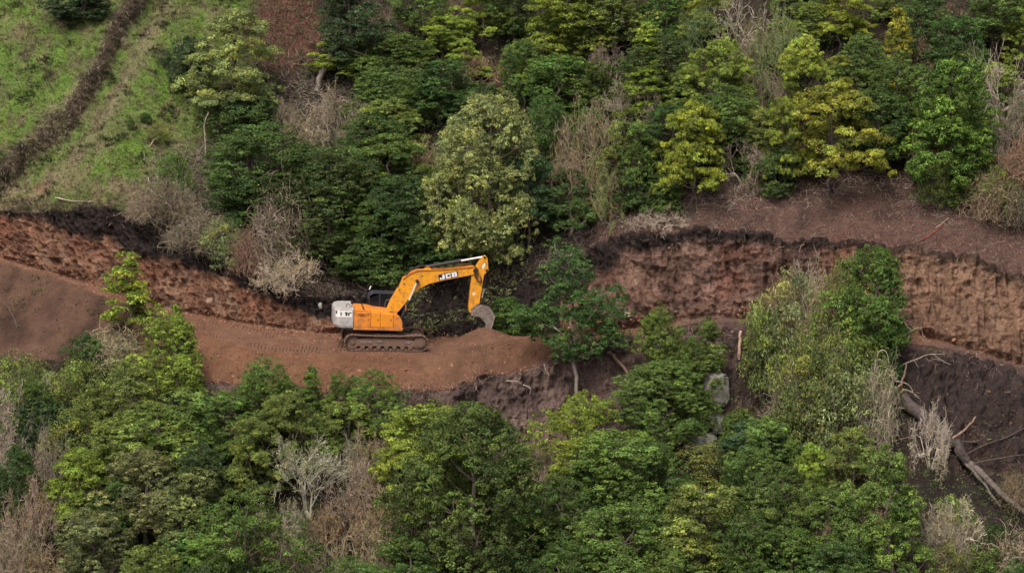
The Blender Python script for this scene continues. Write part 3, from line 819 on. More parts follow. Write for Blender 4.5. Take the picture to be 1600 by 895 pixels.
o0 = np.array([2.80, 3.615]); ux = np.array([1.03, .235]); uz = np.array([-.06, .31])
def boom_pl(u, v, w): p = o0 + ux * u + uz * v; return (p[0], -.252 - w, p[1])
bm = bmesh.new(); prism(bm, [tuple(o0), tuple(o0 + ux), tuple(o0 + ux + uz), tuple(o0 + uz)], -.256, -.249); bm_obj('logo_panel', bm, MDK, boom)
for k, ch in enumerate('JCB'):
    glyph('logo_letter', ch, lambda u, v, w, k=k: boom_pl(.05 + k * .315 + u * .27, .1 + v * .8, w + .005), MWH, boom)
def ram(name, a, b, split, r, rod, parent=ex):
    a, b = Vector(a), Vector(b); mth = a.lerp(b, split)
    bm = bmesh.new(); cyl(bm, a, mth, r, 16); cyl(bm, mth - (b - a).normalized() * .12, mth, r * 1.2, 16)
    o = bm_obj(name, bm, MDK, parent)
    bm = bmesh.new(); cyl(bm, mth, b, rod, 14); bm_obj('rod', bm, MCH, o)
    bm = bmesh.new(); cyl(bm, a + Vector((0, -r * 1.25, 0)), a + Vector((0, r * 1.25, 0)), r * 1.2, 14); cyl(bm, b + Vector((0, -r * 1.25, 0)), b + Vector((0, r * 1.25, 0)), rod * 1.7, 14); bm_obj('rod_eye', bm, MDK, o)
for y in (-.38, .38): ram('boom_cylinder', (.80, y, 1.45), (1.64, y, 3.57), .52, .085, .052)
ram('arm_cylinder', (2.15, 0, 4.30), (5.17, 0, 4.90), .60, .10, .055)
bm = bmesh.new(); prism(bm, [(2.0, 4.15), (2.4, 4.18), (2.25, 4.38), (2.1, 4.38)], -.16, -.11); prism(bm, [(2.0, 4.15), (2.4, 4.18), (2.25, 4.38), (2.1, 4.38)], .11, .16); bm_obj('cylinder_bracket', bm, MY, boom, 0.008)
for k, y in enumerate((-.16, .16)):
    pipe('hydraulic_hose', [(.62, y, 3.2), (1.2, y, 4.02), (1.55, y, 4.25), (1.85, y, 4.36), (2.2, y, 4.33), (2.7, y, 4.30)], .024, MHS, ex)
pipe('hydraulic_hose', [(2.7, -.2, 4.27), (3.5, -.2, 4.33), (3.95, -.2, 4.47), (4.25, -.22, 4.52), (4.6, -.3, 4.47), (4.85, -.34, 4.22), (4.78, -.33, 3.85), (4.95, -.30, 3.6), (5.05, -.26, 3.72)], .028, simple_mat('rusty_hose', (.12, .035, .015), .6), ex)
pipe('hydraulic_hose', [(4.78, -.34, 4.25), (4.70, -.34, 3.95), (4.83, -.33, 3.7), (5.05, -.3, 3.55), (5.0, -.28, 3.9)], .026, MHS, ex)
# arm
ap = [(5.13, 4.98), (5.24, 4.98), (5.36, 4.83), (5.43, 4.18), (5.2, 3.94), (5.03, 2.62), (4.98, 2.2), (4.82, 1.92), (4.62, 1.86), (4.47, 1.98), (4.43, 2.12), (4.53, 3.85), (4.62, 4.12), (4.74, 4.34), (4.88, 4.60)]
bm = bmesh.new(); prism(bm, ap, -.20, .20); arm = bm_obj('dipper_arm', bm, MY, ex, 0.018)
bm = bmesh.new(); prism(bm, [(5.06, 4.40), (5.22, 4.62), (5.26, 4.50), (5.12, 4.25)], -.209, -.199); bm_obj('decal', bm, MWH, arm)
bm = bmesh.new(); bx(bm, 4.62, 4.74, -.207, -.199, 2.86, 3.0); bm_obj('decal', bm, MWH, arm)
bm = bmesh.new()
for (x, z, r) in ((5.19, 4.90, .06), (5.33, 4.20, .06), (4.65, 2.05, .09), (4.90, 2.25, .06)): cyl(bm, (x, -.26, z), (x, .26, z), r, 14)
bm_obj('pivot_pin', bm, MDK, arm)
ram('bucket_cylinder', (5.38, 0, 4.2), (5.14, 0, 2.62), .62, .085, .05)
bm = bmesh.new()
prism(bm, [(5.14, 2.70), (5.22, 2.62), (4.97, 2.18), (4.88, 2.24)], -.30, -.23); prism(bm, [(5.14, 2.70), (5.22, 2.62), (4.97, 2.18), (4.88, 2.24)], .23, .30)
prism(bm, [(5.10, 2.64), (5.20, 2.68), (5.16, 2.26), (5.04, 2.26)], -.12, .12); bm_obj('bucket_linkage', bm, MDK, ex, 0.01)
# bucket: curved shell with side plates, lip and teeth
shell = [(4.56, 1.82), (4.80, 2.16), (5.06, 2.38), (5.64, 2.12), (5.77, 1.82), (5.67, 1.32), (5.42, .86)]
inner = [(x + (5.1 - x) * .07, z + (1.6 - z) * .07) for x, z in shell]
bm = bmesh.new(); prism(bm, shell + inner[::-1], -.60, .60); bucket = bm_obj('bucket', bm, MST, ex)
for y, edge in ((-.63, [(5.24, 1.0), (5.33, 1.40), (5.0, 1.76)]), (.60, [(5.08, .98), (5.22, 1.34), (4.80, 1.70)])):
    bm = bmesh.new(); prism(bm, shell + edge, y, y + .03); bm_obj('side_plate', bm, MST, bucket, 0.006)
bm = bmesh.new(); prism(bm, [(5.80, 1.82), (5.70, 1.31), (5.44, .82), (5.42, .88), (5.66, 1.33), (5.755, 1.82)], -.65, .65); bm_obj('wear_strip', bm, simple_mat('bright_worn_edge', (.34, .29, .25), .5, metal=.3), bucket)
for y in np.linspace(-.54, .54, 5):
    bm = bmesh.new(); prism(bm, [(5.40, 1.02), (5.50, .94), (5.20, .70), (5.12, .76)], y - .05, y + .05); bm_obj('tooth', bm, MST, bucket, 0.008)
bm = bmesh.new(); prism(bm, [(4.55, 1.95), (4.75, 1.95), (5.0, 2.42), (4.90, 2.44), (4.62, 2.16)], -.29, -.24); prism(bm, [(4.55, 1.95), (4.75, 1.95), (5.0, 2.42), (4.90, 2.44), (4.62, 2.16)], .24, .29); bm_obj('hinge_ear', bm, MST, bucket, 0.006)

# ------------------------------------------------------------------ plant prototypes
UP = np.array([0, 0, 1.0])
def unit(rng, n, zmin=-1.0):
    z = rng.uniform(zmin, 1, n); a = rng.uniform(0, 2 * math.pi, n); s = np.sqrt(1 - z * z)
    return np.stack([s * np.cos(a), s * np.sin(a), z], -1)

def foliage(mb, rng, cent, rc, flat, tufts, per, rs, L, W, up=0.5, hue=0.16, droop=0.0, zmin=-0.35):
    """clusters -> tufts -> leaves; colours vary by cluster, tuft and leaf"""
    K = len(cent)
    d = unit(rng, K * tufts, zmin)
    ci = np.repeat(np.arange(K), tufts)
    tc = cent[ci] + d * (rc[ci, None] * rng.uniform(.72, 1.08, (K * tufts, 1))) * np.array([1, 1, flat])
    e = unit(rng, K * tufts * per, -0.45)
    ti = np.repeat(np.arange(K * tufts), per)
    rs_t = rs * rng.uniform(.7, 1.3, K * tufts)
    P = tc[ti] + e * rs_t[ti, None] * rng.uniform(.5, 1.05, (len(ti), 1)) * np.array([1, 1, .62])
    P[:, 2] -= droop * rng.uniform(0, 1, len(ti)) ** 2
    N = e * .6 + d[ti] * .45 + UP * up * .6 + rng.normal(size=(len(ti), 3)) * .3
    A = e * np.array([1, 1, .3]) + rng.normal(size=(len(ti), 3)) * .5 - UP * .25
    cc = np.exp(rng.normal(0, .20, K))[ci][ti] * np.exp(rng.normal(0, .24, K * tufts))[ti] * np.exp(rng.normal(0, .22, len(ti)))
    h = (rng.normal(0, 1, K)[ci] * .6 + rng.normal(0, 1, K * tufts) * .7)[ti] + rng.normal(0, .7, len(ti))
    col = np.stack([cc * np.exp(hue * .75 * h), cc * np.exp(hue * .40 * h), cc * np.exp(-hue * .2 * h)], -1)
    s = rng.uniform(.7, 1.3, len(ti))
    leaves(mb, P, N, A, L * s, W * s, col)

def envelope(rng, n, H, W, base, prof, mind, inner=0.45, lump=0.22):
    ph = rng.uniform(0, 6.28, 6); k = np.array([1, 2, 3, 2, 3, 5])
    out = []
    tries = 0
    while len(out) < n and tries < n * 60:
        tries += 1
        h = rng.uniform(0, 1); a = rng.uniform(0, 6.28)
        R = W / 2 * prof(h) * (1 + lump * (math.sin(k[0] * a + ph[0] + 3 * h) + .6 * math.sin(k[2] * a + ph[2] - 4 * h) + .4 * math.sin(k[5] * a + ph[5])) )
        if R <= 0.05: continue
        r = R * (inner + (1 - inner) * math.sqrt(rng.uniform(0, 1)))
        p = np.array([r * math.cos(a), r * math.sin(a), H * (base + (1 - base) * h)])
        if out and np.min(np.linalg.norm((np.array(out) - p) * np.array([1, 1, 1.2]), axis=1)) < mind: continue
        out.append(p)
    return np.array(out)

def wood(mb, rng, H, cent, trunk_top, r0, lean=(0, 0), bend=0.05, sides=6, stems=1, spread=0.0):
    """trunk(s) plus limbs that reach every leaf cluster"""
    nodes, par = [], []
    for s in range(stems):
        a = rng.uniform(0, 6.28); off = np.array([math.cos(a), math.sin(a), 0]) * spread
        prev = -1
        for i in range(9):
            t = i / 8
            p = np.array([lean[0] * t, lean[1] * t, H * trunk_top * t]) + off * (.25 + t) * (1 if stems > 1 else 0) + np.array([*(rng.normal(0, bend, 2) * H * (t > 0) * .35), 0])
            nodes.append(p); par.append(prev); prev = len(nodes) - 1
    ax = np.hypot(cent[:, 0] - lean[0] * .6, cent[:, 1] - lean[1] * .6)
    for k in np.argsort(ax):
        p = cent[k]
        A = np.array(nodes); dv = p - A; hd = np.hypot(dv[:, 0], dv[:, 1])
        cost = np.linalg.norm(dv, axis=1) + 1.6 * np.maximum(0, .45 * hd - dv[:, 2]) + 100 * (A[:, 2] < H * .12)
        j = int(np.argmin(cost)); a = A[j]
        m1 = a + (p - a) * .5 + np.array([*rng.normal(0, .06, 2), rng.uniform(-.12, .02)]) * np.linalg.norm(p - a)
        nodes.append(m1); par.append(j); nodes.append(p); par.append(len(nodes) - 2)
    n = len(nodes); cnt = np.zeros(n)
    leaf = np.ones(n, bool)
    for i in range(n):
        if par[i] >= 0: leaf[par[i]] = False
    cnt[leaf] = 1
    for i in range(n - 1, -1, -1):
        if par[i] >= 0: cnt[par[i]] += cnt[i]
    rad = r0 * (cnt / cnt.max()) ** .48
    rad = np.maximum(rad, .012)
    kids = [[] for _ in range(n)]
    for i in range(n):
        if par[i] >= 0: kids[par[i]].append(i)
    done = set()
    def chain(i0, start):
        pts, rr = [], []
        if start >= 0: pts.append(nodes[start]); rr.append(min(rad[start], rad[i0] * 1.15))
        i = i0
        while True:
            pts.append(nodes[i]); rr.append(rad[i])
            if not kids[i]: break
            ks = sorted(kids[i], key=lambda q: -cnt[q])
            for q in ks[1:]: stack.append((q, i))
            i = ks[0]
        rr = np.array(rr); 
        if len(pts) > 1:
            if start < 0: rr[0] *= 1.35
            tube(mb, pts, rr, sides if rr[0] > .05 else 4)
    stack = [(i, -1) for i in range(n) if par[i] < 0]
    while stack:
        q, s = stack.pop(); chain(q, s)

def bare(mb, rng, p, d, L, r, depth, spread=.6, gnarl=.25, up=.15, nb=(2, 4), taper=.62, col0=None):
    """recursive leafless branching"""
    n = 4 if depth > 1 else 3
    pts = [p]; dd = d
    for i in range(n):
        dd = norm(dd + rng.normal(0, gnarl, 3) + UP * up * .3)
        pts.append(pts[-1] + dd * L / n)
    r = max(r, .0075); rr = np.linspace(r, max(r * taper, .006), n + 1)
    c = np.exp(rng.normal(0, .14)) * np.ones(3)
    tube(mb, pts, rr, 5 if r > .05 else 3, col=c, cap=False)
    if depth <= 0: return
    for k in range(rng.integers(nb[0], nb[1] + 1)):
        i = n if k == 0 else rng.integers(max(1, n - 2), n + 1)
        a = norm(rng.normal(size=3)); a = norm(a - dd * np.dot(a, dd))
        nd_ = norm(dd * (1 - .35 * spread) + a * spread * rng.uniform(.6, 1.2) + UP * up)
        bare(mb, rng, pts[i], nd_, L * rng.uniform(.58, .85), rr[i] * rng.uniform(.55, .75), depth - 1, spread, gnarl, up, nb, taper)

PROTO = {}
dome = lambda h: math.sqrt(max(0, 1 - (2 * min(max(h, 0), 1) - .75) ** 2 / 1.56)) if h > .375 else .72 + .28 * math.sin(math.pi / 2 * h / .375)
ball = lambda h: math.sqrt(max(0.03, 1 - (2 * h - .9) ** 2 * .82))
cone = lambda h: (1 - h) ** .75 * .95 + .08
fat = lambda h: math.sqrt(max(.04, 1 - h ** 2.2))

def proto(key, trunk, crown, H, W, tname='trunk', cname='crown', tm=M_BARK, cm=M_LEAF):
    tme = trunk.mesh(key + '_' + tname, tm, smooth=True)
    cme = crown.mesh(key + '_' + cname, cm) if crown is not None else None
    PROTO.setdefault(key[:-1], []).append((tme, cme, H, W, tname, cname))

def leafy(key, seed, H, W, base, prof, rc, n, tufts, per, rs, L, Wl, flat=.62, up=.5, r0=.16, top=.8, bend=.05, stems=1, spread=0., hue=.13, inner=.45, mind=.8, lump=.2, droop=0., lean=(0, 0), zmin=-.5):
    rng = np.random.default_rng(seed)
    c = envelope(rng, n, H - rc * .7, W - rc * 1.5, base, prof, rc * mind, inner, lump)
    if lean[0] or lean[1]: c[:, :2] += np.array(lean)[None] * (c[:, 2:] / H)
    r = rc * rng.uniform(.55, 1.3, len(c))
    tb, cb = MB(), MB()
    wood(tb, rng, H, c, top, r0, bend=bend, stems=stems, spread=spread, lean=lean)
    foliage(cb, rng, c, r, flat, tufts, per, rs, L, Wl, up=up, hue=hue, droop=droop, zmin=zmin)
    proto(key, tb, cb, H, W)

# B: broad dense crowns; Q: the largest ones
BV = [(5.2, 4.0, ball, .48, 72, .26), (5.4, 3.8, fat, .44, 76, .30), (5.0, 4.2, ball, .56, 54, .34), (5.6, 3.9, ball, .42, 82, .24), (5.0, 4.1, dome, .50, 62, .36)]
for k, (h_, w_, pf, rc_, n_, lm) in enumerate(BV): leafy('B%d' % k, 100 + k, h_, w_, .14 + .03 * k, pf, rc_, n_, 21, 20, .15, .090, .055, flat=.85, up=.4, r0=.12, lump=lm, zmin=-.7)
for k in range(2): leafy('Q%d' % k, 120 + k, 8.0, 7.0, .10, ball, .60, 185, 21, 18, .17, .115, .070, flat=.85, up=.4, r0=.2, lump=.24, zmin=-.65)
# G: the single tree with a hidden slim trunk
rngG = np.random.default_rng(133)
LOBES = [(885, 412, 26), (907, 438, 28), (874, 456, 24), (900, 478, 38), (940, 502, 34), (852, 488, 28), (826, 500, 22), (868, 528, 32), (912, 545, 28), (948, 524, 24), (930, 470, 22), (905, 510, 36)]
cG = np.concatenate([np.stack([(c - 903) / 29.6 + rngG.normal(0, r / 29.6 * .52, 9), rngG.normal(0, r / 29.6 * .75, 9), (628 - w_) / 29.2 + rngG.normal(0, r / 29.6 * .40, 9)], -1) for c, w_, r in LOBES])
tb, cb = MB(), MB()
wood(tb, rngG, 7.9, cG, .72, .095, lean=(-.35, .1), bend=.03, sides=8)
foliage(cb, rngG, cG, .44 * rngG.uniform(.7, 1.25, len(cG)), .8, 17, 17, .15, .10, .062, up=.4, hue=.13, zmin=-.6)
proto('G0', tb, cb, 7.94, 5.2)
# L: layered, feathery crowns in tiers
for k in range(3): leafy('L%d' % k, 140 + k, 5.0, 4.0, .20, fat, .44, 74, 20, 21, .14, .105, .044, flat=.5, up=.55, r0=.08, hue=.18, mind=.72, lump=.32, droop=.08)
# S: narrow pointed
for k in range(2): leafy('S%d' % k, 160 + k, 5.0, 2.3, .12, cone, .34, 60, 14, 16, .15, .12, .05, flat=.55, up=.5, r0=.08, hue=.18, lump=.22, top=.95)
# F: fine-leaved, soft outline
for k in range(1): leafy('F%d' % k, 180 + k, 5.6, 5.0, .06, ball, .58, 92, 26, 20, .20, .095, .055, flat=.9, up=.35, r0=.12, hue=.12, lump=.18, stems=3, spread=.5, zmin=-.7)
# O: open crowns on a visible stem
for k in range(3): leafy('O%d' % k, 200 + k, 5.2, 3.6, .38, fat, .46, 34, 20, 18, .16, .11, .065, flat=.7, up=.45, r0=.075, lump=.32, mind=.9, lean=(.3 * (k - 1), 0))
# T: sapling with sparse whorls
for k in range(2): leafy('T%d' % k, 215 + k, 4.0, 2.6, .12, cone, .36, 34, 12, 13, .17, .15, .065, flat=.5, up=.5, r0=.05, lump=.3, mind=.9, top=.97, hue=.2)
# U: low leafy shrubs
for k in range(4): leafy('U%d' % k, 220 + k, 2.4, 3.0, .08, dome, .40, 48, 18, 17, .14, .098, .058, zmin=-.6, flat=.8, up=.4, r0=.05, stems=4, spread=.55, lump=.3)
# W: loose weedy shrubs, thin foliage with stems showing
for k in range(3): leafy('W%d' % k, 240 + k, 2.8, 3.0, .12, dome, .42, 42, 12, 10, .26, .11, .055, flat=.9, up=.4, r0=.045, stems=6, spread=.6, lump=.3, hue=.22)

def bare_proto(key, seed, depth, L, r, stems, spread, gnarl, up, nb, tilt=.3):
    rng = np.random.default_rng(seed); tb, cb = MB(), MB()
    for s in range(stems):
        a = rng.uniform(0, 6.28); d = norm([math.cos(a) * tilt, math.sin(a) * tilt, 1])
        p = np.array([math.cos(a), math.sin(a), 0]) * .12 * (stems > 1)
        pts = [p]; dd = d
        for i in range(4): dd = norm(dd + rng.normal(0, gnarl * .6, 3)); pts.append(pts[-1] + dd * L / 4)
        tube(tb, pts, np.linspace(r * 1.3, r * .8, 5), 6)
        for k in range(rng.integers(3, 5)):
            i = rng.integers(2, 5); q = norm(rng.normal(size=3)); q = norm(q - dd * np.dot(q, dd))
            bare(cb, rng, pts[i], norm(dd + q * spread * rng.uniform(.7, 1.3)), L * .75, r * .65, depth, spread, gnarl, up, nb)
    if key[0] in 'MN':
        tips = np.concatenate(cb.v); tips = tips[rng.choice(len(tips), 260)]
        k = np.repeat(np.arange(len(tips)), 5); e = unit(rng, len(k), -.5)
        leaves(cb, tips[k] + e * .10, e + UP * .4, e + rng.normal(size=e.shape) * .5, rng.uniform(.05, .10, len(k)), rng.uniform(.03, .05, len(k)), np.array([.60, .60, .34])[None] * np.exp(rng.normal(0, .35, (len(k), 1))))
    allv = np.concatenate(cb.v); H = allv[:, 2].max(); W = np.percentile(np.abs(allv[:, :2]), 97) * 2
    proto(key, tb, cb, H, W, 'trunk', 'twigs', M_BARK, M_TWIG)
for k in range(2): bare_proto('N%d' % k, 300 + k, 5, 1.5, .10, 1, .80, .15, .12, (3, 3))
for k in range(3): bare_proto('M%d' % k, 320 + k, 4, .78, .046, 5, .90, .22, .05, (2, 4), tilt=.9)
for k in range(2): bare_proto('K%d' % k, 340 + k, 4, 1.25, .08, 2, .75, .28, .05, (2, 3), tilt=.5)

def vine_proto(key, seed, H, W, n, leafn):
    """tangled dry creepers over a few stems, with a few leaves left"""
    rng = np.random.default_rng(seed); tb, cb = MB(), MB()
    for s in range(6):
        a = rng.uniform(0, 6.28); r = W * .22
        pts = [np.array([r * math.cos(a), r * math.sin(a), 0]) * (1 + .5 * t) + np.array([*rng.normal(0, .08, 2), H * .8 * t]) for t in np.linspace(0, 1, 6)]
        tube(tb, pts, np.linspace(.04, .015, 6), 5)
    ph = rng.uniform(0, 6.28, 3)
    tips = []
    for s in range(n):
        a = rng.uniform(0, 6.28); r = W / 2 * math.sqrt(rng.uniform(0, .85)) * (1 + .2 * math.sin(2 * a + ph[0]) + .15 * math.sin(5 * a + ph[1]))
        z = H * (1 - .6 * min(1, 2 * r / W) ** 2) * rng.uniform(.25, 1.0) * (1 + .15 * math.sin(3 * a + ph[2]))
        p = np.array([r * math.cos(a), r * math.sin(a), z]); d = norm(rng.normal(size=3) * np.array([1, 1, .8])); pts = [p]; st = rng.uniform(.06, .17)
        g = rng.uniform(-.02, .22)
        for i in range(6):
            d = norm(d + rng.normal(0, .38, 3) - UP * g); q = pts[-1] + d * st
            q[2] = max(q[2], .02); pts.append(q)
        tube(cb, pts, np.linspace(.0095, .006, 7), 3, col=np.exp(rng.normal(0, .38)) * np.ones(3), cap=False)
        if s % 3 == 0: tips.append(pts[3])
    tips = np.array(tips); k = np.repeat(np.arange(len(tips)), leafn); e = unit(rng, len(k), -.5)
    leaves(cb, tips[k] + e * .12, e + UP * .4, e + rng.normal(size=e.shape) * .5, rng.uniform(.06, .12, len(k)), rng.uniform(.03, .06, len(k)), np.array([.62, .80, .42])[None] * np.exp(rng.normal(0, .3, (len(k), 1))))
    proto(key, tb, cb, H, W, 'stems', 'vines', M_BARK, M_TWIG)
for k in range(3): vine_proto('V%d' % k, 360 + k, 2.2, 2.8, 950, 4)

# ------------------------------------------------------------------ plants in place
TINT = {'dk': (.072, .126, .040), 'md': (.104, .176, .046), 'br': (.125, .200, .050), 'yg': (.220, .290, .058), 'ye': (.265, .312, .055),
        'ol': (.162, .220, .062), 'cr': (.285, .335, .135), 'bl': (.064, .108, .052), 'go': (.185, .225, .100),
        'gy': (.275, .238, .180), 'tn': (.265, .208, .140), 'wh': (.42, .37, .29), 'rd': (.22, .140, .105), 'bw': (.185, .148, .115)}
LOOK = {'dk': 'dark green', 'md': 'mid-green', 'br': 'bright green', 'yg': 'yellow-green', 'ye': 'golden yellow', 'ol': 'olive green', 'cr': 'cream-tipped pale green', 'bl': 'bluish dark green', 'go': 'grey-olive',
        'gy': 'grey', 'tn': 'tan', 'wh': 'whitish', 'rd': 'reddish brown', 'bw': 'dull brown'}
NOUN = {'G': ('open_crowned_tree', 'open-crowned tree', 'tree'), 'B': ('broadleaf_tree', 'round tree', 'tree'), 'Q': ('broadleaf_tree', 'massive broad tree', 'tree'), 'L': ('layered_tree', 'tiered feathery tree', 'tree'), 'S': ('narrow_tree', 'narrow pointed tree', 'tree'),
        'F': ('fine_leaved_tree', 'soft fine-leaved tree', 'tree'), 'O': ('open_crowned_tree', 'open-crowned tree', 'tree'), 'T': ('sapling', 'slender sapling', 'tree'), 'U': ('leafy_shrub', 'leafy shrub', 'shrub'), 'W': ('weedy_shrub', 'loose weedy shrub', 'shrub'),
        'N': ('bare_tree', 'bare tree', 'tree'), 'M': ('bare_shrub', 'leafless twiggy shrub', 'shrub'), 'K': ('bare_tree', 'gnarled bare tree', 'tree'), 'V': ('vine_thicket', 'dry vine thicket', 'thicket')}
BARKC = (.13, .105, .085)
